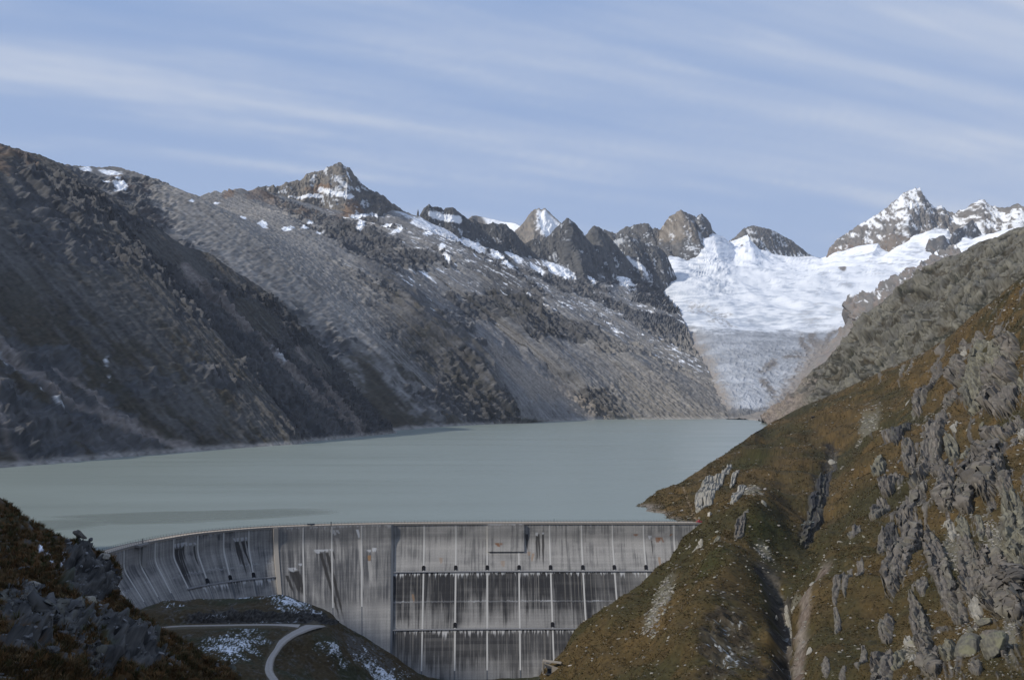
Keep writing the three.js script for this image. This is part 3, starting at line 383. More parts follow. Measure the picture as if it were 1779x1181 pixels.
    const ice = Math.min(lineDist(x, y, [[4, 590], [12, 620], [30, 650], [42, 660]]), lineDist(x, y, [[85, 690], [110, 715], [118, 722]]), lineDist(x, y, [[200, 640], [206, 680]]), lineDist(x, y, [[478, 615], [500, 640]])); c = mix3(c, SNOW, ss(4, 0, ice + Math.abs(m) * 6 + g * 2) * 0.6);
    c = mix3(c, [0.3, 0.285, 0.265], ss(8, 3, Q.y + g * 2 + m * 2) * 0.8);
    const line = fbm(a / 6 + m * 0.6, b / 170, 9.5, 4, 0.65); return mul3(c, clamp(1 + g * 0.42 + m * 0.2 + line * 0.36, 0.3, 2));
  };
  const s = sheet(nu, nv, base, relief(ribs, 1, 3600, 1500), cover(false, 3600, 1500), { back: 6, drop: 260, far: 420 });
  // the steep spur in front of it
  const edge = [[-1500, 83], [-900, 153], [-400, 200], [-200, 226], [0, 250], [22, 256], [50, 264], [72, 270], [82, 275], [95, 280], [106, 284], [122, 297], [140, 308], [159, 320], [185, 336], [212, 349], [234, 364], [254, 380], [285, 404], [318, 427], [345, 434], [371, 444], [403, 470], [425, 481], [451, 497], [480, 522], [504, 545], [530, 575], [560, 612], [600, 660], [640, 708], [672, 742], [690, 752]];
  const CN = [[-1500, 819, -1150, 904, 648, 0.92, 0.78, 0.53, 0.27], [-900, 1036, -474, 850, 850, 0.92, 0.78, 0.53, 0.27], [-400, 1341, 61, 807, 1130, 0.92, 0.78, 0.53, 0.27], [0, 1780, 484, 773.5, 1526, 0.93, 0.8, 0.55, 0.28], [106, 1900, 530, 768, 1620, 0.93, 0.8, 0.55, 0.28], [212, 1935, 570, 764, 1690, 0.93, 0.8, 0.55, 0.28], [318, 1955, 610, 760, 1775, 0.92, 0.78, 0.53, 0.27], [403, 1965, 636, 757, 1840, 0.92, 0.77, 0.52, 0.27], [504, 1975, 660, 755, 1880, 0.9, 0.75, 0.5, 0.25], [600, 1990, 682, 753, 1940, 0.9, 0.75, 0.5, 0.25], [690, 2030, 696, 752, 2000, 0.9, 0.75, 0.5, 0.25]];
  const UN = sum([14, 40, 90, 170, 54, 54, 54, 44, 52, 46, 40]).slice(0, 11), nN = UN[10]; const baseN = fallBase(CN, UN, edge);
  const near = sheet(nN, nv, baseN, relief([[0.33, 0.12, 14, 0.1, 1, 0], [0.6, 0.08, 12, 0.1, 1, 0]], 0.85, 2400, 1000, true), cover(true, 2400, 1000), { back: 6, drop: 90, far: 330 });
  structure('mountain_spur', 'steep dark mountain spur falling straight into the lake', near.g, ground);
  structure('left_mountain', 'long rocky mountainside with scree and snow streaks above the lake', s.g, ground);
  // the rock needle in the notch
  const needle = new THREE.ConeGeometry(9, 42, 6, 5); const np = needle.attributes.position; for (let i = 0; i < np.count; i++) { const k = n3(np.getX(i) / 5, np.getY(i) / 9, np.getZ(i) / 5) * 3; np.setX(i, np.getX(i) + k); np.setZ(i, np.getZ(i) + k); } needle.computeVertexNormals();
  const nd = mesh('rock_needle', needle, new THREE.MeshStandardMaterial({ color: new THREE.Color(0.07, 0.07, 0.07), roughness: 1 })); nd.position.set(...at(726, 371, 4190)); tag(nd, 'dark rock needle standing in the ridge notch above the hanging snowfield', 'rock needle');
}

// the valley side goes on at the left of the picture, towards and past the viewer; it keeps the sun off the slope and the knoll
{
  const foot = [[960, -800, 0], [870, -690, 0], [720, -420, 0], [560, -296, 0], [510, -244, 0], [460, -213, 0], [400, -204, 8], [350, -200, 30], [250, -156, 58], [170, -122, 76], [100, -84, 76], [50, -60, 78], [-80, -60, 84], [-300, -90, 86], [-700, -150, 60]];
  const at2 = (t) => { const k = t * (foot.length - 1), i = Math.min(foot.length - 2, Math.floor(k)); return foot[i].map((c, m) => lerp(c, foot[i + 1][m], k - i)); };
  const s = sheet(120, 90, (i, j) => { const [D, x, y] = at2(i / 120), w = j / 90, l = w * 900; return [x - l * 0.95, y - 6 + 0.76 * Math.min(l, lerp(470, 90, ss(400, 540, D))) - Math.max(0, l - lerp(470, 90, ss(400, 540, D))) * 0.4, -(D - l * 0.18), -500 - l, 500]; }, (P) => [ridged(P.x / 90, P.y / 120, P.z / 70, 4) * 16 - 10 + fbm(P.x / 20, P.y / 20, P.z / 20, 3) * 3, 0],
    (Q) => mix3(mix3([0.075, 0.055, 0.03], [0.05, 0.045, 0.026], 0.5 + fbm(Q.x / 60, Q.y / 60, Q.z / 60, 3)), [0.12, 0.118, 0.115], ss(0.7, 0.4, Q.n[1])));
  structure('valley_side', 'steep grassy valley side rising left of the rocky slope', s.g, ground);
}

// ================================================================ the lake
const CREST = 3, HMAX = 92;
const crestPts = [[175, 619], [150, 618.5], [128, 618], [70, 618], [20, 617.6], [-28, 616.6], [-75, 613.5], [-112, 607], [-143, 598], [-163, 586.5], [-180, 571], [-191, 552], [-199, 531], [-203.5, 500], [-204.5, 470], [-204, 430]];
const crestCurve = new THREE.CatmullRomCurve3(crestPts.map(([x, D]) => new THREE.Vector3(x, 0, -D)), false, 'centripetal');
crestCurve.arcLengthDivisions = 1200;
const SMAX = crestCurve.getLength();
const CT = []; for (let i = 0; i <= 900; i++) { const p = crestCurve.getPointAt(i / 900), t = crestCurve.getTangentAt(i / 900); CT.push([p.x, p.z, t.x, t.z]); }
function crestAt(s) { const k = clamp(s / SMAX) * 900, i = Math.min(899, Math.floor(k)), t = k - i; return CT[i].map((c, m) => lerp(c, CT[i + 1][m], t)); }
const batter = (h) => h < 8 ? 0 : h < 14 ? 0.72 * (h - 8) ** 2 / 12 : 0.72 * (h - 11);
function damAt(s, h, out = 0) { const [x, z, tx, tz] = crestAt(s), o = batter(h) + out; return [x + tz * o, CREST - h, z - tx * o]; }
const DT = []; for (let i = 0; i <= 420; i++) for (let j = 0; j <= 90; j++) { const s = i / 420 * SMAX, h = j, q = sight(...damAt(s, h)); DT.push([q[0], q[1], s, h]); }
function damSH(px, py) { let b = 1e9, r; for (const d of DT) { const k = (d[0] - px) ** 2 + (d[1] - py) ** 2; if (k < b) { b = k; r = d; } } return [r[2], r[3]]; }
const crestS = (px) => { let b = 1e9, r = 0; for (let i = 0; i <= 4000; i++) { const s = i / 4000 * SMAX, k = Math.abs(sight(...damAt(s, 0))[0] - px); if (k < b && s < 470) { b = k; r = s; } } return r; };
{
  const shape = [], back = [[-900, 420], [-1500, 900], [-1500, 3050], [800, 3050], [1000, 2300], [600, 1100], [190, 640]];
  for (let i = 0; i <= 60; i++) { const [x, z, tx, tz] = crestAt(i / 60 * SMAX); shape.push(new THREE.Vector2(x - tz * 5, -z - tx * 5)); }
  for (const [x, D] of back) shape.push(new THREE.Vector2(x, D));
  const g = new THREE.ShapeGeometry(new THREE.Shape(shape.map((v) => new THREE.Vector2(v.x, v.y))));
  g.rotateX(-Math.PI / 2);
  const p = g.attributes.position, uv = new Float32Array(p.count * 2); for (let i = 0; i < p.count; i++) { uv[i * 2] = (p.getX(i) + 1500) / 2700; uv[i * 2 + 1] = (-p.getZ(i) - 400) / 2700; }
  g.setAttribute('uv', new THREE.BufferAttribute(uv, 2));
  // wind: rough where it ruffles the water, smooth in the calm patches
  const N = 1024, rough = new Uint8Array(N * N * 4), bump = new Uint8Array(N * N * 4);
  for (let j = 0; j < N; j++) for (let i = 0; i < N; i++) {
    const x = i / N * 2700 - 1500, D = j / N * 2700 + 400, w = fbm(x / 260, D / 90, 2, 4, 0.55), w2 = fbm(x / 500, D / 60, 8, 4, 0.6);
    const [qx, qy] = sight(x, 0, -D);
    const calm = Math.max(ss(1.3, 0.6, ellipse(x, D, [-205, 674, 82, 27, 12]) + w * 0.7 + w2 * 0.4), ss(1.3, 0.6, ellipse(x, D, [-290, 630, 30, 26, 0]) + w * 0.4), 0);
    const r = lerp(0.34 + 0.07 * w2, 0.13, calm * 0.78), o = (j * N + i) * 4; rough[o] = rough[o + 1] = rough[o + 2] = clamp(r) * 255; rough[o + 3] = 255;
  }
  const rt = new THREE.DataTexture(rough, N, N); rt.magFilter = rt.minFilter = THREE.LinearFilter; rt.needsUpdate = true;
  const water = new THREE.MeshPhysicalMaterial({ color: new THREE.Color(0.222, 0.256, 0.23), roughness: 1, roughnessMap: rt, ior: 1.33, specularIntensity: 1 });
  const B = 512; for (let j = 0; j < B; j++) for (let i = 0; i < B; i++) { let v = 0; for (let k = 0; k < 14; k++) { const kx = Math.round((hash3(k, 1, 2) - 0.5) * 30), ky = Math.round(6 + hash3(k, 3, 4) * 40); v += Math.sin((i * kx + j * ky) / B * 6.28318 + k * 1.7) / 14; } const o = (j * B + i) * 4; bump[o] = bump[o + 1] = bump[o + 2] = clamp(0.5 + v * 0.9) * 255; bump[o + 3] = 255; }
  structure('lake_water', 'milky grey green reservoir lake with calm darker patches', g, water);
}

// ================================================================ hillside on the right, brown autumn grass and slabs of schist
let HILL;
const outcropZones = (x, y, f) => ss(1470, 1600, x - (y - 700) * 0.05 + f * 60) * 0.9;
{
  const rows = [
    [[1112, 880, 745], [1121, 874.5, 745], [1134, 865, 765], [1150, 854, 785], [1165, 846, 800], [1182, 838, 820], [1196, 829, 835], [1212, 818, 852], [1228, 806, 868], [1240, 800, 882], [1258, 790, 905], [1276, 776, 935], [1292, 765, 965], [1312, 750, 1005], [1335, 738, 1060], [1352, 727, 1085], [1375, 715, 1115], [1400, 704, 1140], [1430, 692, 1155], [1460, 678, 1155], [1490, 664, 1150], [1520, 651, 1130], [1545, 640, 1110], [1570, 629, 1090], [1595, 617, 1065], [1620, 604, 1035], [1645, 588, 1005], [1670, 566, 970], [1690, 548, 945], [1712, 532, 922], [1740, 510, 890], [1762, 492, 872], [1779, 480, 860], [1840, 440, 830], [1950, 380, 790], [2200, 260, 700]],
    [[1100, 898, 700], [1150, 891, 685], [1230, 860, 705], [1330, 815, 800], [1450, 757, 885], [1600, 688, 880], [1779, 595, 745], [2000, 500, 670], [2200, 430, 600]],
    [[1130, 925, 650], [1222, 911, 617], [1300, 888, 620], [1420, 850, 655], [1560, 798, 675], [1779, 725, 600], [2000, 650, 530], [2200, 600, 480]],
    [[1090, 995, 650], [1163, 987, 597], [1235, 975, 565], [1300, 970, 545], [1420, 952, 525], [1560, 920, 505], [1779, 860, 460], [2200, 770, 380]],
    [[960, 1090, 625], [1042, 1086, 571], [1100, 1082, 540], [1160, 1078, 518], [1300, 1066, 470], [1420, 1053, 442], [1560, 1030, 412], [1779, 990, 372], [2200, 910, 310]],
    [[880, 1165, 610], [956, 1161, 562], [1040, 1160, 519], [1160, 1155, 461], [1300, 1147, 412], [1420, 1140, 378], [1560, 1125, 347], [1779, 1095, 312], [2200, 1035, 260]],
    [[800, 1225, 590], [900, 1225, 535], [1040, 1235, 462], [1160, 1238, 402], [1300, 1235, 357], [1420, 1232, 328], [1560, 1222, 298], [1779, 1205, 262], [2200, 1160, 210]],
    [[760, 1330, 500], [1000, 1360, 400], [1300, 1360, 300], [1560, 1350, 250], [1779, 1330, 215], [2200, 1300, 170]]];
  const ravine = [[1327, 950], [1333, 985], [1338, 1030], [1344, 1075], [1338, 1120], [1330, 1190], [1325, 1300]];
  const rb = rowsBase(rows, 620, 460, { warp: (u) => Math.pow(u, 0.92) });
  const tilt = (x, y) => { const k = ss(1600, 1740, x) * ss(860, 980, y); return lerp(0.42, -0.32, k); };
  HILL = sheet(620, 460, rb, (P) => {
    const x = P.qx, y = P.qy, edge = ss(0, 0.03, P.v) * 0.85 + 0.15, tl = tilt(x, y), ac = (x - 1670) * Math.cos(tl) + (y - 920) * Math.sin(tl), al = (y - 920) * Math.cos(tl) - (x - 1670) * Math.sin(tl);
    const f = fbm(P.x / 90, P.y / 90, P.z / 90, 4, 0.5), m = fbm(P.x / 22, P.y / 22, P.z / 22, 4, 0.55), g = fbm(P.x / 4, P.y / 4, P.z / 4, 3, 0.6);
    const slab = fbm(ac / 11 + m * 0.22, al / 52 + f * 0.4, 3.3, 5, 0.6), zone = outcropZones(x, y, f) * 0.5 + ss(0.1, 0.5, f) * 0.16 - 0.12 * ss(1480, 1350, x);
    const out = ss(0.2, 0.3, slab + zone - 0.66 + m * 0.18) * ss(0.4, 0.8, outcropZones(x, y, f)) * 0.7;
    const str = ridged(ac / 3.4 + m * 0.6, al / 46, 8.2 + m, 4, 0.6) - 0.4, tt = ac / 8.5 + m * 0.6 + f * 0.5 + n3(al / 26, ac / 30, 2) * 0.7, saw = (tt - Math.floor(tt)) * hash3(Math.floor(tt), Math.floor(al / 38 + hash3(Math.floor(tt), 5, 5)), 3) - 0.2;
    let d = f * 9 + m * 2.2 + g * 0.3 + out * (0.9 + str * 0.7 + saw * 2.6);
    P.r = out;
    d -= 15 * ss(95, 0, lineDist(x, y, [[1500, 690], [1455, 790], [1405, 890], [1350, 975], [1338, 1060], [1330, 1250]]) + f * 22) * ss(690, 800, y); d += 7 * ss(90, 10, lineDist(x, y, [[1300, 880], [1270, 980], [1200, 1110]]) + f * 20);
    // ravine with wet black walls, and the bare strip beside it
    const rv = lineDist(x, y, ravine) + n3(y / 22, x / 40, 3) * 9, depth = ss(950, 1010, y), rr = ridged(P.x / 12, P.y / 16, P.z / 10, 4, 0.6); d -= 9 * depth * ss(26, 3, rv + m * 9); d += (rr - 0.5) * 3.6 * depth * ss(32, 14, rv);
    const lf = ss(28, 6, lineDist(x, y, [[1290, 1060], [1262, 1090], [1248, 1140], [1240, 1200]]) + m * 8) * ss(1040, 1080, y); d += lf * (ridged(P.x / 9, P.y / 14, P.z / 9, 4) - 0.7) * 8;
    d -= 4 * ss(16, 2, lineDist(x, y, [[1440, 760], [1420, 830], [1395, 885]]) + m * 6) * 0.8;
    d -= 0.4 * ss(5, 1.5, lineDist(x, y, [[1181, 846], [1190, 858], [1196, 872], [1203, 884], [1197, 893], [1206, 902], [1214, 908]]));
    return [P.back ? f * 4 : d * edge, 0];
  }, (Q) => {
    const x = Q.qx, y = Q.qy, f = fbm(Q.x / 70, Q.y / 70, Q.z / 70, 4, 0.55), m = fbm(Q.x / 14, Q.y / 14, Q.z / 14, 4, 0.6), g = fbm(Q.x / 1.6, Q.y / 1.6, Q.z / 1.6, 3, 0.7);
    let c = mix3([0.078, 0.055, 0.023], [0.044, 0.039, 0.017], ss(-0.45, 0.5, f + m * 0.5));
    c = mix3(c, [0.09, 0.06, 0.024], ss(0.0, 0.6, -f * 0.5 + m * 0.6 + (860 - y) / 900));
    c = mix3(c, [0.034, 0.04, 0.012], ss(1.2, 0.4, Math.min(ellipse(x, y, [1400, 935, 60, 22, -10]), ellipse(x, y, [1330, 905, 60, 26, -15]), ellipse(x, y, [1300, 800, 50, 12, -15]), ellipse(x, y, [1250, 1000, 60, 20, -50])) + f * 0.5) * 0.6);
    const tl = tilt(x, y), ac = (x - 1670) * Math.cos(tl) + (y - 920) * Math.sin(tl), al = (y - 920) * Math.cos(tl) - (x - 1670) * Math.sin(tl), stripe = fbm(ac / 3.5 + m, al / 60, 4.4, 3);
    let rock = mix3([0.175, 0.162, 0.145], [0.055, 0.053, 0.05], 0.45 + stripe * 1.1 + m * 0.4 + g * 0.3); rock = mix3(rock, [0.19, 0.185, 0.12], ss(0.15, 0.55, f * 0.6 + m * 0.6) * 0.5);
    c = mix3(c, rock, ss(0.25, 0.6, Q.r + g * 0.25) * 0.85);
    // stony patches
    const st = Math.min(ellipse(x, y, [1505, 735, 16, 34, 25]), ellipse(x, y, [1320, 930, 14, 12]), ellipse(x, y, [1742, 960, 22, 70, -28]), ellipse(x, y, [1150, 1060, 18, 50, 20]), ellipse(x, y, [1365, 1000, 14, 8]), ellipse(x, y, [1655, 955, 14, 40, -20]), ellipse(x, y, [1310, 868, 16, 7, -20]), ellipse(x, y, [1770, 1120, 14, 50]), ellipse(x, y, [1570, 1115, 24, 18]));
    c = mix3(c, mix3([0.21, 0.2, 0.155], [0.1, 0.095, 0.07], 0.5 + g * 0.9), ss(1.2, 0.5, st + m * 0.5) * 0.75);
    const sc = lineDist(x, y, [[1440, 985], [1412, 1020], [1392, 1075], [1372, 1130], [1355, 1181]]); c = mix3(c, mix3([0.135, 0.1, 0.08], [0.19, 0.165, 0.14], 0.5 + m * 0.8 + g * 0.4), ss(lerp(15, 22, ss(1000, 1100, y)), 5, sc + m * 7) * 0.9 * ss(975, 1000, y));
    const rv = lineDist(x, y, ravine) + n3(y / 22, x / 40, 3) * 9, wet = Math.max(ss(24, 12, rv + m * 14) * ss(948, 970, y), ss(1.1, 0.7, ellipse(x, y, [1262, 1125, 34, 75, 12]) + m * 0.5) * 0.75, ss(14, 5, lineDist(x, y, [[1440, 765], [1418, 830], [1392, 885]]) + m * 6));
    c = mix3(c, mix3([0.03, 0.029, 0.028], [0.085, 0.076, 0.062], 0.5 + m * 0.9 + g * 0.5), wet * 0.85);
    c = mix3(c, [0.5, 0.56, 0.62], ss(0.34, 0.6, m * 0.5 + g * 0.55 + fbm(x / 5, y / 14, 3, 2) * 0.5 - 0.05) * wet * ss(990, 1060, y) * 0.85);
    c = mix3(c, [0.12, 0.105, 0.09], ss(9, 3, Math.abs(rv - 2) + m * 5) * ss(985, 1010, y) * 0.6);
    const path = lineDist(x, y, [[1181, 846], [1190, 858], [1196, 872], [1203, 884], [1197, 893], [1206, 902], [1214, 908]]); c = mix3(c, [0.2, 0.155, 0.105], ss(2.2, 0.8, path) * 0.75);
    c = mix3(c, [0.2, 0.18, 0.16], ss(3, 0.3, Math.abs(Q.y) + m) * ss(1210, 1150, x) * 0.8);
    return mul3(c, 0.88 * (1 + g * 0.4 + m * 0.2));
  }, { back: 6, drop: 60, far: 120 });
  structure('grassy_hillside', 'steep hillside of brown autumn grass with grey rock ribs', HILL.g, ground);
}

// ================================================================ knoll below the dam, with the road
let KNOLL;
const roadLine = [[250, 1096], [300, 1089.5], [350, 1088], [400, 1087], [440, 1086.5], [470, 1086.5], [500, 1087.5], [520, 1089]], roadTurn = [[546, 1087.5], [532, 1092], [516, 1099], [500, 1108], [486, 1120], [476, 1132], [469, 1145], [466, 1156], [467, 1168], [473, 1181], [482, 1196], [500, 1225]];
{
  const rows = [
    [[120, 1170, 400], [170, 1110, 428], [205, 1083, 446], [235, 1064, 462], [255, 1053, 472], [270, 1048, 478], [283, 1043, 484], [296, 1041, 488], [320, 1043, 494], [345, 1040, 500], [380, 1041, 505], [410, 1040, 508], [440, 1037, 510], [455, 1036, 511], [470, 1033, 512], [485, 1033, 513], [500, 1035, 514], [515, 1040, 516], [530, 1046, 519], [545, 1051, 522], [560, 1056, 525], [572, 1062, 528], [580, 1068, 530], [586, 1077, 532], [592, 1083, 533], [604, 1090, 536], [620, 1099, 540], [640, 1110, 545], [660, 1123, 549], [680, 1137, 553], [700, 1152, 556], [718, 1165, 558], [730, 1174, 560], [742, 1177, 561], [780, 1180, 561], [850, 1180, 560], [920, 1176, 562], [980, 1170, 566]],
    [[120, 1190, 380], [200, 1096, 430], [250, 1073, 446], [300, 1063, 459], [360, 1060, 466], [420, 1060, 474], [470, 1060, 482], [510, 1062, 489], [540, 1066, 494], [565, 1071, 499], [578, 1077, 504], [592, 1090, 515], [620, 1108, 526], [650, 1128, 533], [690, 1155, 541], [735, 1183, 546], [850, 1190, 545], [980, 1185, 550]],
    [[120, 1205, 366], [200, 1106, 418], [250, 1092, 432], [300, 1086, 448], [360, 1085, 457], [420, 1084, 463], [470, 1083.5, 469], [510, 1083, 476], [540, 1083, 482], [565, 1084, 487], [578, 1088, 494], [592, 1097, 505], [620, 1114, 516], [650, 1135, 524], [690, 1162, 532], [735, 1190, 536], [850, 1200, 530], [980, 1195, 535]],
    [[120, 1215, 358], [200, 1116, 406], [250, 1099, 423], [300, 1091.5, 440], [360, 1090, 449], [420, 1089, 454], [470, 1089, 457], [505, 1091, 457], [530, 1092, 462], [550, 1090, 470], [566, 1090, 477], [592, 1104, 492], [620, 1124, 503], [650, 1146, 512], [690, 1172, 520], [735, 1200, 524], [850, 1210, 515], [980, 1210, 515]],
    [[120, 1240, 338], [200, 1140, 385], [300, 1116, 410], [400, 1112, 421], [460, 1117, 424], [500, 1111, 435], [530, 1108, 446], [570, 1116, 460], [620, 1146, 480], [680, 1180, 497], [760, 1215, 498], [980, 1230, 480]],
    [[120, 1280, 320], [200, 1170, 362], [300, 1152, 383], [400, 1147, 392], [440, 1150, 398], [470, 1148, 409], [510, 1146, 424], [560, 1160, 438], [620, 1190, 456], [700, 1225, 465], [850, 1260, 455], [980, 1270, 440]],
    [[120, 1330, 300], [200, 1220, 335], [300, 1200, 352], [400, 1198, 358], [470, 1190, 374], [500, 1190, 382], [560, 1210, 395], [650, 1250, 405], [800, 1300, 400], [980, 1330, 390]]];
  KNOLL = sheet(520, 250, rowsBase(rows, 520, 250), (P) => {
    const x = P.qx, y = P.qy, rd = Math.min(lineDist(x, y, roadLine) * 1.5, lineDist(x, y, roadTurn)), keep = ss(6, 16, rd);
    const f = fbm(P.x / 40, P.y / 40, P.z / 40, 4), m = fbm(P.x / 9, P.y / 9, P.z / 9, 4, 0.6), g = fbm(P.x / 2, P.y / 2, P.z / 2, 3, 0.6);
    const cliff = ss(1056, 1066, y + m * 5 - f * 4 - ss(540, 585, x) * 14) * ss(1085, 1081, y) * ss(598, 585, x) * ss(300, 350, x); const crag = ridged(P.x / 6, P.y / 9, P.z / 6, 4) - 0.45;
    P.r = cliff; return [(f * 2.2 + m * 0.9 + g * 0.25 + crag * 3.4 * cliff) * keep * (P.back ? 0.2 : ss(0, 0.04, P.v) * 0.7 + 0.3), 0];
  }, (Q) => {
    const x = Q.qx, y = Q.qy, f = fbm(Q.x / 26, Q.y / 26, Q.z / 26, 4, 0.55), m = fbm(Q.x / 5, Q.y / 5, Q.z / 5, 4, 0.65), g = fbm(Q.x / 1.2, Q.y / 1.2, Q.z / 1.2, 3, 0.7);
    let c = mix3([0.055, 0.041, 0.021], [0.036, 0.038, 0.02], ss(-0.4, 0.5, f + m * 0.4)); c = mix3(c, [0.08, 0.076, 0.07], ss(0.1, 0.6, m * 0.6 + g * 0.4 + ss(1.1, 0.5, ellipse(x, y, [640, 1135, 70, 22, 36])) * 0.5 - 0.05));
    c = mix3(c, mix3([0.022, 0.021, 0.02], [0.06, 0.057, 0.054], 0.5 + g), ss(0.2, 0.7, Q.r) * 0.92);
    const zone = Math.max(ss(1.15, 0.1, ellipse(x, y, [400, 1128, 84, 38, -12])) * 0.8, ss(1.1, 0.5, ellipse(x, y, [645, 1148, 76, 20, 36])) * 0.95, ss(1.1, 0.5, ellipse(x, y, [570, 1140, 46, 24, 20])) * 0.6, ss(1.15, 0.6, ellipse(x, y, [505, 1050, 62, 17, 14])) * 0.95, ss(1.15, 0.7, ellipse(x, y, [372, 1068, 26, 9])) * 0.9, ss(1.1, 0.6, ellipse(x, y, [300, 1046, 40, 5])) * 0.7, ss(1.1, 0.7, ellipse(x, y, [437, 1036, 90, 3.5, -3])) * 0.9, ss(1.1, 0.6, ellipse(x, y, [700, 1166, 30, 9, 38])), ss(1.1, 0.6, ellipse(x, y, [420, 1081, 120, 4, -1])) * 0.4);
    const ac = x * 0.78 + y * 0.62, al = y * 0.78 - x * 0.62; const streak = fbm(ac / 1.7, al / 4.5, 2.2, 4, 0.65);
    c = mix3(c, [0.64, 0.68, 0.74], ss(0.2, 0.8, streak * 0.75 + m * 0.45 + g * 0.3 + f * 0.75 + zone * 0.36 - 0.27 - ss(0.75, 0.5, Q.n[1]) * 0.15) * ss(0.05, 0.3, zone) * 0.9);
    const rd = Math.min(lineDist(x, y, roadLine) * 2.2, lineDist(x, y, roadTurn)); c = mix3(c, [0.1, 0.085, 0.06], ss(11, 6, rd) * 0.7);
    return mul3(c, 1 + g * 0.35);
  }, { back: 4, drop: 30, far: 40 });
  structure('knoll', 'low grassy knoll with thin snow below the dam', KNOLL.g, ground);
  // the gravel road, a sheet laid on the ground
  const gravel = new THREE.MeshPhysicalMaterial({ vertexColors: true, roughness: 1, specularIntensity: 0.2 });
  function road(name, label, line, widths) {
    const pts = line.map((q) => { const r = KNOLL.find(...q); return new THREE.Vector3(r.p[0], r.p[1], r.p[2]); }), curve = new THREE.CatmullRomCurve3(pts, false, 'centripetal');
    const n = 140, w = 10, pos = [], col = [], idx = [];
    for (let i = 0; i <= n; i++) {
      const t = i / n, p = curve.getPoint(t), tg = curve.getTangent(t), l = Math.hypot(tg.x, tg.z), nx = -tg.z / l, nz = tg.x / l, k = t * (widths.length - 1), a = Math.min(widths.length - 2, Math.floor(k)), W = lerp(widths[a], widths[a + 1], k - a);
      for (let j = 0; j <= w; j++) { const e = j / w * 2 - 1, j2 = n3(p.x / 3 + e * 3, p.z / 3, 1); const x = p.x + nx * e * W * (1 + j2 * 0.08), z = p.z + nz * e * W * (1 + j2 * 0.08); pos.push(x, p.y + 0.42 + 0.06 * (1 - e * e) - (Math.abs(e) > 0.95 ? 0.5 : 0), z); const s = fbm(x / 1.5, 0, z / 1.5, 3, 0.7), c = mul3(mix3([0.36, 0.335, 0.31], [0.2, 0.18, 0.155], ss(0.6, 1, Math.abs(e)) + s * 0.5 + ss(0.25, 0, Math.abs(e)) * 0.25), 1 + s * 0.2); col.push(...c); }
    }
    for (let i = 0; i < n; i++) for (let j = 0; j < w; j++) { const a = i * (w + 1) + j, b = a + w + 1; idx.push(a, b, a + 1, a + 1, b, b + 1); }
    const g = new THREE.BufferGeometry(); g.setAttribute('position', new THREE.Float32BufferAttribute(pos, 3)); g.setAttribute('color', new THREE.Float32BufferAttribute(col, 3)); g.setIndex(idx); g.computeVertexNormals();
    gravel.side = THREE.DoubleSide; return structure(name, label, g, gravel);
  }
  road('road', 'pale gravel road bending down across the knoll', roadTurn, [5.5, 4, 2.6, 2.1, 1.95, 1.9, 1.9, 1.9, 1.9, 1.9]);
  road('track', 'narrow gravel track along the foot of the rock band on the knoll', roadLine, [1, 1, 1.1, 1.2, 1.3, 1.5, 2.4, 4]);
}

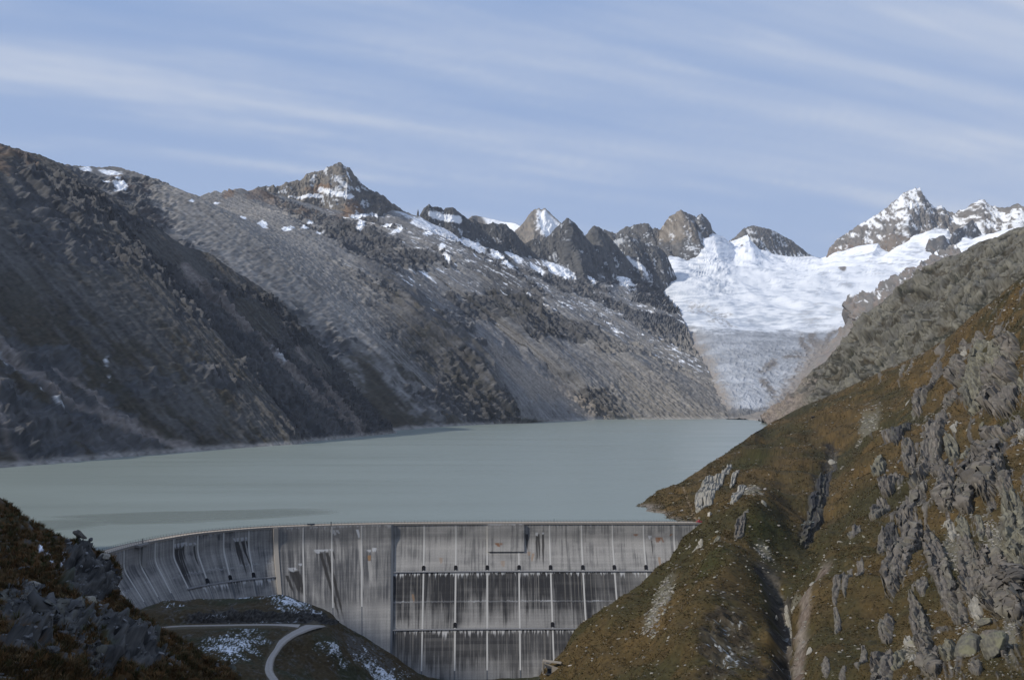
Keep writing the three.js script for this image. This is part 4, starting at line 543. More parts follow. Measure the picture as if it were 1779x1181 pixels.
// ================================================================ rocky slope at the left, close to the camera
let NEAR;
{
  const rows = [
    [[-260, 760, 190], [-120, 815, 170], [0, 873, 150], [12, 877, 150], [24, 884, 149], [36, 893, 148], [44, 903, 147.5], [55, 909, 147], [66, 912, 146], [74, 917, 146], [84, 925, 145], [96, 933, 144], [108, 939, 143.5], [118, 944, 143], [128, 950, 142], [140, 955, 141], [152, 960, 141], [165, 962, 140], [176, 965, 140], [186, 972, 139], [196, 978, 139], [201, 985, 138.5], [203, 995, 138], [203, 1010, 137], [202, 1022, 136.5], [206, 1032, 136], [213, 1044, 135.5], [222, 1050, 135], [234, 1059, 134.5], [246, 1066, 134], [260, 1075, 133.5], [275, 1085, 133], [290, 1095, 132.5], [306, 1108, 131], [322, 1120, 130], [340, 1135, 129], [352, 1144, 128], [366, 1150, 127], [384, 1156, 126], [396, 1166, 125], [404, 1180, 124], [416, 1200, 122], [470, 1290, 112]],
    [[-260, 860, 150], [-100, 905, 138], [0, 945, 126], [60, 962, 126], [110, 985, 128], [150, 1005, 129], [175, 1020, 130], [185, 1045, 128], [195, 1065, 126], [225, 1090, 124], [270, 1118, 121], [310, 1145, 118], [350, 1180, 115], [420, 1250, 108], [470, 1330, 100]],
    [[-260, 960, 115], [-100, 1000, 106], [0, 1030, 102], [60, 1040, 105], [110, 1055, 110], [150, 1075, 112], [190, 1105, 112], [240, 1140, 109], [290, 1180, 104], [350, 1230, 98], [470, 1380, 85]],
    [[-260, 1080, 88], [-100, 1105, 82], [0, 1120, 80], [80, 1135, 84], [150, 1155, 88], [220, 1195, 88], [300, 1250, 82], [470, 1440, 68]],
    [[-260, 1240, 66], [0, 1260, 60], [150, 1270, 66], [300, 1350, 60], [470, 1520, 52]]];
  NEAR = sheet(470, 310, rowsBase(rows, 470, 310), (P) => {
    const f = fbm(P.x / 16, P.y / 16, P.z / 16, 4), m = fbm(P.x / 4, P.y / 4, P.z / 4, 4, 0.55), g = fbm(P.x / 0.9, P.y / 0.9, P.z / 0.9, 3, 0.6);
    const a = P.x * 0.75 + P.y * 0.3 - P.z * 0.3, b = P.y * 0.8 - P.x * 0.5, wx = m * 0.4;
    const w = worley(a / 2.6 + wx, b / 1.5, P.z / 3.2 + wx), bl = (w.id - 0.4) * ss(0.02, 0.2, w.f2 - w.f1);
    const cliff = ss(1.15, 0.7, ellipse(P.qx, P.qy, [150, 1010, 60, 40, 32]) + m * 0.3), band = Math.max(cliff, ss(1.1, 0.7, ellipse(P.qx, P.qy, [100, 1075, 60, 30, 35]) + m * 0.3), ss(1.1, 0.6, ellipse(P.qx, P.qy, [215, 1120, 70, 26, 40]) + m * 0.3));
    const out = ss(0.0, 0.3, f * 0.55 + m * 0.35 + band * 0.55 - 0.19), str = ridged(a / 1.4 + wx, b / 5, P.z / 5, 3) - 0.4;
    P.r = out; const edge = P.back ? 0.25 : ss(0, 0.03, P.v) * 0.6 + 0.4;
    return [(f * 2.2 + m * 0.7 + g * 0.1 + out * (bl * 2.2 + str * 0.9 + (ridged(a / 0.7, b / 1.6, P.z / 1.2, 4, 0.6) - 0.4) * 0.45 + g * 0.3) - cliff * 1.2) * edge, 0];
  }, (Q) => {
    const x = Q.qx, y = Q.qy, f = fbm(Q.x / 9, Q.y / 9, Q.z / 9, 4, 0.55), m = fbm(Q.x / 2.2, Q.y / 2.2, Q.z / 2.2, 4, 0.6), g = fbm(Q.x / 0.35, Q.y / 0.35, Q.z / 0.35, 3, 0.7);
    let c = mix3([0.07, 0.044, 0.02], [0.036, 0.034, 0.017], ss(-0.4, 0.5, f + m * 0.5)); c = mix3(c, [0.1, 0.053, 0.022], ss(0.15, 0.6, m - f * 0.4) * 0.7);
    let rock = mix3([0.115, 0.113, 0.11], [0.03, 0.031, 0.032], 0.5 + m * 0.7 + g * 0.5); rock = mix3(rock, [0.085, 0.095, 0.07], ss(0.1, 0.5, f + m * 0.3) * 0.5);
    c = mix3(c, rock, ss(0.3, 0.65, Q.r + g * 0.12 + (0.62 - Q.n[1]) * 0.5));
    const ice = Math.min(lineDist(x, y, [[64, 963], [72, 962], [77, 972], [84, 981]]), lineDist(x, y, [[82, 990], [97, 994], [106, 1000], [115, 1005]]), lineDist(x, y, [[80, 963], [83, 972]]), lineDist(x, y, [[105, 970], [109, 976]]), lineDist(x, y, [[206, 1152], [222, 1168]])); c = mix3(c, [0.75, 0.8, 0.9], ss(3, 0.8, ice + m * 2.5));
    return mul3(c, 1 + g * 0.45);
  }, { back: 5, drop: 8, far: 14 });
  structure('rocky_slope', 'dark rocky grass slope in the shade at the left front', NEAR.g, ground);
}

// ================================================================ the dam
const V3 = (a) => new THREE.Vector3(...a);
{
  const dam = thing('dam', 'long grey concrete dam curving across the valley in front of the lake', 'dam', [0, 0, 0]);
  const sR = 40, sEnd = 470;                                        // right and left ends along the crest
  const S = (px) => crestS(px);
  const s682 = S(682), s325 = S(325), s478 = S(479), sRib = [S(482.5), S(475.5)];
  // ---- stains and wear of the concrete, over the unrolled face
  const W = 2048, H = 768, px = new Uint8Array(W * H * 4), L1 = 26.8, L2 = 56;
  const marks = [];                                                 // [s, h0, h1, half width, colour, strength, ragged]
  const mark = (x0, y0, x1, y1, w, c, k = 1, rag = 1) => { const a = damSH(x0, y0), b = damSH(x1, y1); marks.push([a[0], a[1], b[0], b[1], w, c, k, rag]); };
  const BLK = [0.035, 0.033, 0.032], WHT = [0.52, 0.54, 0.57], ORG = [0.26, 0.15, 0.07], BRN = [0.17, 0.085, 0.045], PALE = [0.38, 0.37, 0.35];
  for (const [x0, y0, x1, y1, w] of [[308, 955, 328, 1020, 2.2], [313, 955, 330, 1018, 1], [316, 952, 331, 1010, 0.9], [320, 950, 324, 975, 0.8], [337, 950, 345, 985, 1], [410, 942, 418, 985, 0.9], [414, 941, 431, 1004, 1.3], [419, 941, 436, 990, 0.9], [424, 940, 434, 980, 0.7], [429, 938, 432, 955, 0.7], [557, 962, 592, 1078, 1.6], [566, 962, 597, 1080, 1.6], [578, 958, 583, 975, 0.6], [507, 992, 524, 1034, 3.6], [514, 992, 530, 1036, 2.6], [497, 1000, 508, 1030, 1.5], [933, 932, 934, 983, 1], [936, 930, 936, 978, 0.9], [942, 930, 943, 984, 1], [914, 930, 915, 955, 1.3], [1131, 940, 1134, 967, 0.5]]) mark(x0, y0, x1, y1, w * 0.72, BLK, 0.9);
  for (const [x0, y0, x1, y1, w] of [[303, 946, 305, 953, 1.6], [309, 944, 311, 952, 1.5], [315, 944, 317, 951, 1.5], [322, 943, 324, 949, 1.6], [330, 943, 331, 948, 1.5], [338, 943, 339, 947, 1.2], [406, 936, 408, 943, 1.2], [412, 935, 414, 942, 1.5], [419, 935, 421, 941, 1.4], [427, 935, 428, 940, 1.2], [579, 920, 583, 930, 1.8], [586, 920, 588, 926, 1.4], [550, 956, 552, 960, 2], [558, 955, 559, 959, 2], [568, 954, 569, 958, 2], [576, 953, 577, 957, 1.6], [640, 956, 641, 959, 1.6], [647, 953, 648, 960, 1], [652, 953, 653, 960, 0.8], [931, 926, 931, 931, 1.4], [942, 926, 943, 930, 1.2], [1129, 931, 1130, 938, 1.3], [505, 988, 507, 992, 2], [513, 986, 515, 991, 1.5], [520, 978, 522, 981, 1.5]]) mark(x0, y0, x1, y1, w * 0.8, WHT, 0.5, 2);
  mark(619, 919, 624, 935, 0.9, WHT, 0.85, 0.3); mark(624, 936, 632, 1030, 1.1, PALE, 0.7); mark(640, 966, 641, 975, 1.2, ORG, 0.8); mark(641, 975, 645, 1015, 1.3, PALE, 0.6); mark(585, 935, 592, 980, 1.3, PALE, 0.4);
  mark(1136, 937, 1144, 940, 0.8, BRN, 0.1); mark(1142, 933, 1143, 944, 1.5, BRN, 0.8); mark(1146, 934, 1146, 940, 0.9, BRN, 0.8); mark(1151, 935, 1152, 943, 0.8, BRN, 0.7); mark(1105, 929, 1106, 932, 1.4, BRN, 0.8); mark(1165, 929, 1165, 932, 0.7, BRN, 0.8); mark(864, 943, 866, 949, 1.4, BRN, 0.9); mark(869, 943, 869, 947, 1.1, BRN, 0.7); mark(1145, 968, 1147, 985, 0.9, ORG, 0.55); mark(918, 958, 919, 966, 1, ORG, 0.4); mark(927, 964, 923, 975, 1, ORG, 0.5); mark(876, 975, 876, 986, 1.5, ORG, 0.35); mark(718, 1035, 719, 1048, 0.9, ORG, 0.5); mark(768, 970, 768, 980, 1.2, ORG, 0.35);
  const drip = (s, h, top, len, seedN) => { const n = n3(s / 1.1, seedN, 0.5) + 0.5 * n3(s / 0.45, seedN, 4.5), l = len * Math.max(0, 0.25 + n * 1.1); return h > top && h < top + l ? ss(top + l, top + l * 0.3, h) : 0; };
  for (let j = 0; j < H; j++) for (let i = 0; i < W; i++) {
    const s = (i + 0.5) / W * SMAX, h = (1 - (j + 0.5) / H) * HMAX, right = s < s682, mid = !right && s < s478;
    const vs = fbm(s / 1.5, h / 34, 1.1, 4, 0.65), vb = fbm(s / 7, h / 40, 6.1, 3), lift = n3(0.5, Math.floor(h / 1.55) * 1.7, Math.floor(s / 19) * 2.3), line = Math.abs((h / 1.55) % 1 - 0.5) > 0.44 ? 0.1 : 0, g = fbm(s / 0.5, h / 0.5, 3, 3, 0.7), cl = fbm(s / 16, h / 9, 9, 4);
    const shut = Math.abs((s / 1.25) % 1 - 0.5) > 0.44 && h < 14 ? 0.06 : 0;
    let c = mix3([0.31, 0.302, 0.288], [0.2, 0.197, 0.192], clamp(0.42 + vs * 0.35 + cl * 0.4 + lift * 0.35 + vb * 0.25));
    if (right) {
      const t = h > L2 ? (h - L2) / 27 : h > L1 ? (h - L1) / 29 : -1;
      if (t >= 0) {
        const blk = hash3(Math.floor((s - 8) / 19.6), h > L2 ? 2 : 1, 3), fade = (h > L2 ? 0.9 : 1) * ss(1.15, 0.35, t + vb * 0.28 + vs * 0.3 + cl * 0.2 + (blk - 0.5) * 0.25) * (0.4 + 0.6 * ss(70, 135, s + vb * 20));
        c = mix3(c, [0.03, 0.03, 0.032], fade * (1 - 0.25 * ss(0.1, 0.6, vs) + 0.1 * lift));
        const lt = fbm(s / 0.9, 3.3, h > L2 ? 9 : 2, 3, 0.7); c = mix3(c, [0.26, 0.245, 0.22], ss(0.35, 0.7, lt) * 0.42 * ss(1, 0.2, t));
        if (h < L2 && Math.abs(h - 42.5 + vs * 0.4) < 0.4) c = mix3(c, WHT, 0.12 + 0.25 * ss(0, 0.5, cl + g * 0.5));
      } else { c = mix3(c, [0.1, 0.1, 0.1], ss(0.05, 0.6, cl * 0.7 + vs * 0.7) * 0.5 + ss(0.1, 0.5, vs) * 0.15); c = mix3(c, [0.13, 0.128, 0.125], ss(9.2, 9, h) * 0.2 * ss(4, 9, h)); }
    } else {
      const d = mid ? ss(46, 40, h + vs * 2) * 0.62 * (0.5 + 0.5 * ss(10, 16, h)) + 0.1 : 0.36 + 0.3 * ss(0, 0.5, cl) - 0.2 * ss(30, 40, h);
      c = mix3(c, [0.075, 0.076, 0.08], clamp(d * (0.85 + vs * 0.9 + cl * 0.3)));
      if (!mid && Math.abs(h - 20 - vs) < 0.35 && cl > 0) c = mix3(c, WHT, 0.2);
    }
    c = mix3(c, [0.4, 0.41, 0.42], drip(s, h, 0.3, right ? 2.2 : 2.6, 1) * 0.6);
    if (right || !mid) { c = mix3(c, [0.5, 0.51, 0.52], drip(s, h, L1 + 0.6, 4.2, 2) * (right || (s > s478 && s < s325) ? 0.8 : 0)); if (right) c = mix3(c, [0.5, 0.5, 0.5], drip(s, h, L2 + 0.6, 5, 3) * 0.75); }
    c = mul3(c, 1 - line - shut + g * 0.16);
    for (const [s0, h0, s1, h1, w, col, k, rag] of marks) {
      if (h < h0 - 0.4 || h > h1 + 1) continue; const t = (h - h0) / Math.max(0.5, h1 - h0), sc = lerp(s0, s1, t), d = Math.abs(s - sc + n3(h / 5, sc, 1) * 0.25) / (w * (1 - 0.45 * ss(0.2, 1, t)) * (1 + n3(s * 1.4, h / 9, 2) * 0.5 * rag));
      if (d < 1.2) c = mix3(c, col, ss(1.15, 0.6, d) * ss(1.05, 0.75, t + n3(s * 2, 1, 7) * 0.25) * k);
    }
    const o = (j * W + i) * 4; for (let k = 0; k < 3; k++) { const x = clamp(c[k]); px[o + k] = (x <= 0.0031308 ? 12.92 * x : 1.055 * Math.pow(x, 1 / 2.4) - 0.055) * 255; } px[o + 3] = 255;
  }
  const face = new THREE.DataTexture(px, W, H); face.colorSpace = THREE.SRGBColorSpace; face.magFilter = face.minFilter = THREE.LinearFilter; face.needsUpdate = true;
  const concrete = new THREE.MeshPhysicalMaterial({ map: face, roughness: 0.92, specularIntensity: 0.3 });
  const plain = (r, g, b, rough = 0.9) => new THREE.MeshPhysicalMaterial({ color: new THREE.Color(r, g, b), roughness: rough, specularIntensity: 0.3 });
  const pale = plain(0.42, 0.415, 0.4), blue = plain(0.085, 0.095, 0.11), rib = plain(0.34, 0.31, 0.27), dark = plain(0.012, 0.012, 0.014), deck = plain(0.42, 0.36, 0.29), kerb = plain(0.2, 0.19, 0.18), steel = plain(0.1, 0.13, 0.14, 0.5), ledgeM = plain(0.25, 0.25, 0.26);
  // a patch of the face between s0..s1 and h0..h1, standing `out` proud, with its edges turned back
  function patch(s0, s1, h0, h1, out, depth = 2) {
    const nS = Math.max(2, Math.ceil((s1 - s0) / 3)), hs = []; for (let h = h0; h < h1 - 0.3; h += h < 16 ? 1 : 3) hs.push(h); hs.push(h1);
    const pos = [], uv = [], idx = [], put = (s, h, o) => { pos.push(...damAt(s, h, o)); uv.push(s / SMAX, 1 - h / HMAX); return pos.length / 3 - 1; };
    const quad = (a, b, c, d) => idx.push(a, b, c, c, b, d);
    const grid = []; for (let j = 0; j < hs.length; j++) { grid.push([]); for (let i = 0; i <= nS; i++) grid[j].push(put(lerp(s0, s1, i / nS), hs[j], out)); }
    for (let j = 0; j + 1 < hs.length; j++) for (let i = 0; i < nS; i++) quad(grid[j][i + 1], grid[j + 1][i + 1], grid[j][i], grid[j + 1][i]);
    for (const [s, flip] of [[s0, 0], [s1, 1]]) for (let j = 0; j + 1 < hs.length; j++) { const a = put(s, hs[j], out), b = put(s, hs[j + 1], out), c = put(s, hs[j], out - depth), d = put(s, hs[j + 1], out - depth); flip ? quad(c, d, a, b) : quad(a, b, c, d); }
    for (const [h, flip] of [[h0, 0], [h1, 1]]) for (let i = 0; i < nS; i++) { const a = put(lerp(s0, s1, i / nS), h, out), b = put(lerp(s0, s1, (i + 1) / nS), h, out), c = put(lerp(s0, s1, i / nS), h, out - depth), d = put(lerp(s0, s1, (i + 1) / nS), h, out - depth); flip ? quad(c, a, d, b) : quad(a, c, b, d); }
    const g = new THREE.BufferGeometry(); g.setAttribute('position', new THREE.Float32BufferAttribute(pos, 3)); g.setAttribute('uv', new THREE.Float32BufferAttribute(uv, 2)); g.setIndex(idx); g.computeVertexNormals(); return g;
  }
  // ---- blocks, with pale sealing strips over the joints between them
  const jointsPx = [1206, 1171, 1118, 1064, 1010, 955, 901, 846.5, 792, 737, 682, 628, 576, 526, 479, 432, 388, 343, 301, 269, 243, 215, 192];
  const joints = [sR, ...jointsPx.map(S).filter((s, i, a) => !i || s > a[i - 1] + 3), sEnd];
  const inMid = (s) => s > s682 - 0.5 && s < s478 - 0.5, proud = (s) => inMid(s) ? 1.3 : 0;
  for (let k = 0; k + 1 < joints.length; k++) {
    const a = joints[k], b = joints[k + 1], m = (a + b) / 2, o = proud(m);
    mesh('concrete_block', patch(a + 0.12, b - 0.12, 0, HMAX, o, 3), concrete, dam);
    if (k === 0 || Math.abs(a - s682) < 0.6 || Math.abs(a - s478) < 0.6) continue;
    const right = a < s682, mid = inMid(a), end = right ? (a < S(1160) ? 18 : 76) : mid ? 44 : 27;
    mesh('joint_strip', patch(a - 0.46, a + 0.46, 0.4, end, o + 0.09, 0.3), pale, dam);
    mesh('joint_seal', patch(a - 0.26, a + 0.26, end, HMAX, o + 0.05, 0.3), blue, dam);
  }
  mesh('pale_rib', patch(sRib[0], sRib[1] + 0.4, 0.4, HMAX, 1.75, 2), rib, dam);  // paler concrete strip standing proud of the face
  mesh('raised_panel', patch(S(910.5), S(847), 0.4, 16.4, 1.5, 2), concrete, dam);
  mesh('corner_shade', patch(s682 - 0.55, s682 + 0.9, 0.4, HMAX, 1.36, 1.6), blue, dam);  // dark strip along the projecting edge, painting in the shadow there
  // ---- ledges with their portals
  function sweep(s0, s1, n, section, m, name, part = dam) { // section: [out, drop] corners, swept along the face below the crest
    const pos = [], idx = [], K = section.length; for (let i = 0; i <= n; i++) { const s = lerp(s0, s1, i / n); for (const [o, h] of section) { const [x, z, tx, tz] = crestAt(s); pos.push(x + tz * o, CREST - h, z - tx * o); } }
    for (let i = 0; i < n; i++) for (let k = 0; k < K; k++) { const a = i * K + k, b = i * K + (k + 1) % K, c = a + K, d = b + K; idx.push(a, c, b, b, c, d); }
    const c0 = pos.length / 3; for (let k = 1; k + 1 < K; k++) { idx.push(0, k, k + 1); const e = n * K; idx.push(e, e + k + 1, e + k); }
    let g = new THREE.BufferGeometry(); g.setAttribute('position', new THREE.Float32BufferAttribute(pos, 3)); g.setIndex(idx); g = g.toNonIndexed(); g.computeVertexNormals(); return part === null ? g : mesh(name, g, m, part);
  }
  const ledges = [[S(1195), s682 - 0.3, L1], [S(1100), s682 - 0.3, L2], [sRib[1] + 0.6, S(298), L1]];
  for (const [a, b, h] of ledges) {
    const o = batter(h); sweep(a, b, 60, [[o - 1, h], [o + 1.35, h], [o + 1.35, h + 0.55], [o - 1, h + 0.55]], ledgeM, 'ledge');
    const rails = [sweep(a, b, 60, [[o + 1.25, h - 1.05], [o + 1.3, h - 1.05], [o + 1.3, h - 1], [o + 1.25, h - 1]], null, '', null)];
    for (let s = a + 1; s < b; s += 3) rails.push(sweep(s, s + 0.06, 1, [[o + 1.24, h - 1.1], [o + 1.3, h - 1.1], [o + 1.3, h], [o + 1.24, h]], null, '', null));
    const r = mesh('ledge_railing', mergeGeometries(rails), steel, dam); r.userData.kind = 'stuff';
  }
  const arch = new THREE.Shape(); arch.moveTo(-1.05, 0); arch.lineTo(1.05, 0); arch.lineTo(1.05, 2.2); arch.absarc(0, 2.2, 1.05, 0, Math.PI); arch.lineTo(-1.05, 0);
  const archG = new THREE.ExtrudeGeometry(arch, { depth: 0.5, bevelEnabled: false, curveSegments: 8 });
  function portal(s, h, o = 0) {
    const p = V3(damAt(s, h, o)), up = V3(damAt(s, h - 3, o)).sub(p).normalize(), [, , tx, tz] = crestAt(s), right = new THREE.Vector3(-tx, 0, -tz), out = right.clone().cross(up);
    const m = mesh('portal', archG, dark, dam); m.matrixAutoUpdate = true; m.quaternion.setFromRotationMatrix(new THREE.Matrix4().makeBasis(right, up, out)); m.position.copy(p).addScaledVector(out, -0.32);
  }
  for (const x of [1171, 1118, 1064, 1010, 955, 901, 846.5, 792, 737]) portal(S(x), L1 - 0.3);
  for (const x of [955, 792]) portal(S(x), L2 - 0.3);
  for (const x of [432, 388, 343]) portal(S(x), L1 - 0.3);
  // ---- crest: roadway, kerbs, railings, the little balcony
  sweep(sR, sEnd, 160, [[-6.4, -0.02], [0.55, -0.02], [0.55, 0.7], [-6.4, 0.7]], deck, 'crest_road');
  sweep(sR, sEnd, 160, [[0.2, -0.3], [0.6, -0.3], [0.6, 0.5], [0.2, 0.5]].map(([o, h]) => [o + 0.02, h]), kerb, 'kerb');
  sweep(sR, sEnd, 160, [[-6.5, -0.3], [-6.1, -0.3], [-6.1, 0.4], [-6.5, 0.4]], kerb, 'kerb');
  sweep(sR, sEnd, 120, [[-6.45, 0.5], [-3, 0.5], [-3, 12], [-6.45, 12]], kerb, 'upstream_wall');
  for (const o of [0.45, -6.3]) {
    const g = []; for (const h of [-1.35, -0.85]) g.push(sweep(sR, sEnd, 140, [[o - 0.025, h - 0.025], [o + 0.025, h - 0.025], [o + 0.025, h + 0.025], [o - 0.025, h + 0.025]], null, '', null));
    for (let s = sR + 1; s < sEnd; s += 2) g.push(sweep(s, s + 0.1, 1, [[o - 0.05, -1.4], [o + 0.05, -1.4], [o + 0.05, -0.2], [o - 0.05, -0.2]], null, '', null));
    const r = mesh('railing', mergeGeometries(g), steel, dam); r.userData.kind = 'stuff';
  }
  const sT = S(241.5); sweep(sT - 4.6, sT + 4.6, 6, [[0.6, -0.1], [3.2, -0.1], [3.2, 0.9], [0.6, 0.9]], kerb, 'balcony'); sweep(sT - 4.2, sT - 1, 3, [[0, 0.9], [1.6, 0.9], [1.2, 17], [0.5, 17]], concrete, 'balcony_pier');
  // ---- posts and vehicles on the crest
  const box = (w, h, d, x, y, z) => new THREE.BoxGeometry(w, h, d).translate(x, y, z);
  const onCrest = (px, o) => { const s = S(px), [x, z, tx, tz] = crestAt(s); return { p: [x + tz * o, CREST, z - tx * o], turn: Math.atan2(tz, -tx) }; };
  for (const [px, label, h, w] of [[575, 'dark waist high cabinet post on the dam crest near the dark trailer', 1.9, 0.5], [963, 'slim dark post standing alone on the straight part of the dam crest', 2.7, 0.16], [246.5, 'dark post beside the little balcony on the curved left end of the dam', 2.6, 0.3]]) {
    const { p, turn } = onCrest(px, 0.15), t = thing('crest_post', label, 'post', p, turn); const steelD = plain(0.03, 0.032, 0.04, 0.6);
    mesh('shaft', box(w, h, w, 0, h / 2, 0), steelD, t); mesh('cap', box(w * 1.5, 0.14, w * 1.5, 0, h + 0.07, 0), steelD, t); mesh('base_plate', box(w * 2, 0.08, w * 2, 0, 0.04, 0), steelD, t);
  }
  const tyre = plain(0.02, 0.02, 0.02), wheelG = new THREE.CylinderGeometry(0.34, 0.34, 0.22, 18).rotateX(Math.PI / 2), rimG = new THREE.CylinderGeometry(0.2, 0.2, 0.24, 12).rotateX(Math.PI / 2);
  const wheel = (t, x, z) => { const m = mesh('wheel', wheelG, tyre, t); m.position.set(x, 0.34, z); mesh('rim', rimG, plain(0.4, 0.4, 0.42, 0.4), m); };
  {
    const { p, turn } = onCrest(1216.5, -1.5), t = thing('pickup', 'small red pickup parked at the right end of the dam crest', 'pickup', p, turn);
    const red = new THREE.MeshPhysicalMaterial({ color: new THREE.Color(0.36, 0.008, 0.014), roughness: 0.35, clearcoat: 0.6 }), glass = plain(0.02, 0.02, 0.03, 0.08);
    const side = new THREE.Shape(); for (const [x, y] of [[-2.1, 0.4], [2, 0.4], [2.05, 0.95], [1.2, 1.08], [0.75, 1.12], [-0.3, 1.12], [-0.35, 0.95], [-2.1, 0.95]]) side.lineTo(x, y);
    mesh('body', new THREE.ExtrudeGeometry(side, { depth: 1.6, bevelEnabled: true, bevelSize: 0.06, bevelThickness: 0.06, bevelSegments: 2 }).translate(0, 0, -0.8).scale(-1, 1, -1), red, t);
    const cab = new THREE.Shape(); for (const [x, y] of [[-0.3, 1.12], [0.95, 1.12], [0.45, 1.8], [-0.25, 1.82]]) cab.lineTo(x, y);
    const cb = mesh('cab', new THREE.ExtrudeGeometry(cab, { depth: 1.44, bevelEnabled: true, bevelSize: 0.05, bevelThickness: 0.05, bevelSegments: 2 }).translate(0, 0, -0.72).scale(-1, 1, -1), red, t);
    mesh('window', box(0.75, 0.42, 1.58, -0.2, 1.45, 0), glass, cb);
    for (const x of [-1.35, 1.35]) for (const z of [-0.78, 0.78]) wheel(t, x, z);
    for (const z of [-0.6, 0.6]) mesh('headlight', box(0.08, 0.16, 0.3, -2.1, 0.8, z), plain(0.7, 0.7, 0.65, 0.2), t);
  }
  {
    const { p, turn } = onCrest(540, -1.2), t = thing('trailer', 'low dark flat trailer standing on the curved dam crest', 'trailer', p, turn), m = plain(0.025, 0.03, 0.045, 0.6);
    mesh('platform', box(4.2, 0.24, 1.9, 0, 0.62, 0), m, t); mesh('drawbar', box(1.6, 0.1, 0.12, -2.8, 0.55, 0), m, t); for (const z of [-0.92, 0.92]) mesh('side_board', box(4.2, 0.42, 0.06, 0, 0.95, z), m, t); mesh('tail_board', box(0.06, 0.42, 1.8, 2.08, 0.95, 0), m, t);
    for (const x of [0.1, 0.9]) for (const z of [-0.86, 0.86]) wheel(t, x, z);
  }
  {  // pale block of masonry where the crest meets the hill
    const q = HILL.find(1236, 902), t = thing('abutment_block', 'pale stone block beside the red pickup where the dam meets the hill', 'masonry block', q.p, 0.5), g = new THREE.BoxGeometry(2.6, 2.6, 2.2, 5, 5, 5), pa = g.attributes.position; for (let i = 0; i < pa.count; i++) { const k = n3(pa.getX(i), pa.getY(i), pa.getZ(i)) * 0.3; pa.setXYZ(i, pa.getX(i) * (1 + k), pa.getY(i) * (1 + k), pa.getZ(i) * (1 + k * 0.6)); } g.computeVertexNormals();
    mesh('stone', g, plain(0.4, 0.38, 0.34), t).rotation.z = -0.3;
  }
  {  // gallery entrance at the foot
    const q = V3(HILL.find(957, 1164).p), t = thing('gallery_entrance', 'small concrete entrance house with a dark door at the right foot of the dam', 'entrance', [q.x - 1.5, q.y + 0.6, q.z + 1.5], -0.12), m = plain(0.3, 0.265, 0.22);
    const wing = new THREE.Shape(); for (const [x, y] of [[0, 0], [6, 0], [6, 2.5], [0, 6.4]]) wing.lineTo(x, y);
    const w = new THREE.Shape(); for (const [x, y] of [[-3.2, -2], [5.2, -2], [6.6, 1.6], [-3.2, 4.6]]) w.lineTo(x, y);
    mesh('front_wall', new THREE.ExtrudeGeometry(w, { depth: 0.6, bevelEnabled: false }), m, t);
    const wl = mesh('wing_wall', new THREE.ExtrudeGeometry(wing, { depth: 0.6, bevelEnabled: false }).rotateY(Math.PI / 2), m, t); wl.position.set(-3.4, 0, 3.2); wl.position.y = -0.6;
    mesh('roof_slab', new THREE.BoxGeometry(10.4, 0.4, 3.4), m, t).position.set(1.6, 4.9, -1); t.children[2].rotation.z = -0.1;
    const d = mesh('door', box(1.9, 2.5, 0.1, 0, 1.25, 0), plain(0.03, 0.035, 0.045), t); d.position.set(0.2, -1, 0.62); mesh('door_frame', mergeGeometries([box(0.2, 2.7, 0.16, -1.05, 1.35, 0), box(0.2, 2.7, 0.16, 1.05, 1.35, 0), box(2.3, 0.2, 0.16, 0, 2.62, 0)]), plain(0.16, 0.16, 0.16), d);
  }
}

// ================================================================ rocks that can be told apart
const rockTones = { grey: [[0.158, 0.142, 0.122], [0.06, 0.056, 0.052]], pale: [[0.3, 0.285, 0.25], [0.2, 0.19, 0.165]], lichen: [[0.168, 0.16, 0.122], [0.075, 0.072, 0.062]], dark: [[0.06, 0.058, 0.057], [0.03, 0.03, 0.031]], blue: [[0.105, 0.105, 0.105], [0.034, 0.036, 0.038]] };
const rockMat = new THREE.MeshPhysicalMaterial({ vertexColors: true, roughness: 0.95, specularIntensity: 0.25 });
function rockShape(n, [a, b, c], tone, { detail = 12, cuts = 14, strata = 1, round = 0 } = {}) {
  seed(9000 + n * 77); let g = new THREE.IcosahedronGeometry(1, detail); g.deleteAttribute('uv'); g.deleteAttribute('normal'); g = mergeVertices(g, 1e-4);
  const planes = []; for (let i = 0; i < cuts; i++) { const z = rnd() * 2 - 1, t = rnd() * 6.283, r = Math.sqrt(1 - z * z); planes.push([r * Math.cos(t), r * Math.sin(t), z, 0.62 + rnd() * 0.3]); }
  const p = g.attributes.position, col = new Float32Array(p.count * 3), [c0, c1] = rockTones[tone], o = n * 13.7, sz = Math.min(a, b, c);
  for (let i = 0; i < p.count; i++) {
    const x = p.getX(i), y = p.getY(i), z = p.getZ(i); let r = 1.02; for (const q of planes) { const d = x * q[0] + y * q[1] + z * q[2]; if (d > 0.05) r = Math.min(r, q[3] / d); }
    r = lerp(r, 0.85, round); const X = x * r * a, Y = y * r * b, Z = z * r * c;
    const w = 0.28 * sz + 0.12, st = ridged(X / w + o, Y / (w * 7) + o, Z / (w * 2), 4, 0.6) - 0.45, m = fbm(X / (sz * 1.3) + o, Y / (sz * 1.3), Z / (sz * 1.3), 4, 0.6), k = 1 + st * 0.16 * strata + m * 0.12;
    p.setXYZ(i, X * k, Y * (1 + m * 0.06), Z * k);
    const f = fbm(X / 1.8 + o, Y / 1.8, Z / 1.8, 4, 0.65), l = fbm(X / 4, Y / 4 + o, Z / 4, 3); let cc = mix3(c0, c1, 0.5 + f * 0.7 - st * 0.9); if (tone !== 'dark') cc = mix3(cc, [0.19, 0.19, 0.11], ss(0.2, 0.55, l) * 0.4); col.set(mul3(cc, 1 + f * 0.2), i * 3);
  }
  g.setAttribute('color', new THREE.BufferAttribute(col, 3)); g.computeVertexNormals(); return g;
}
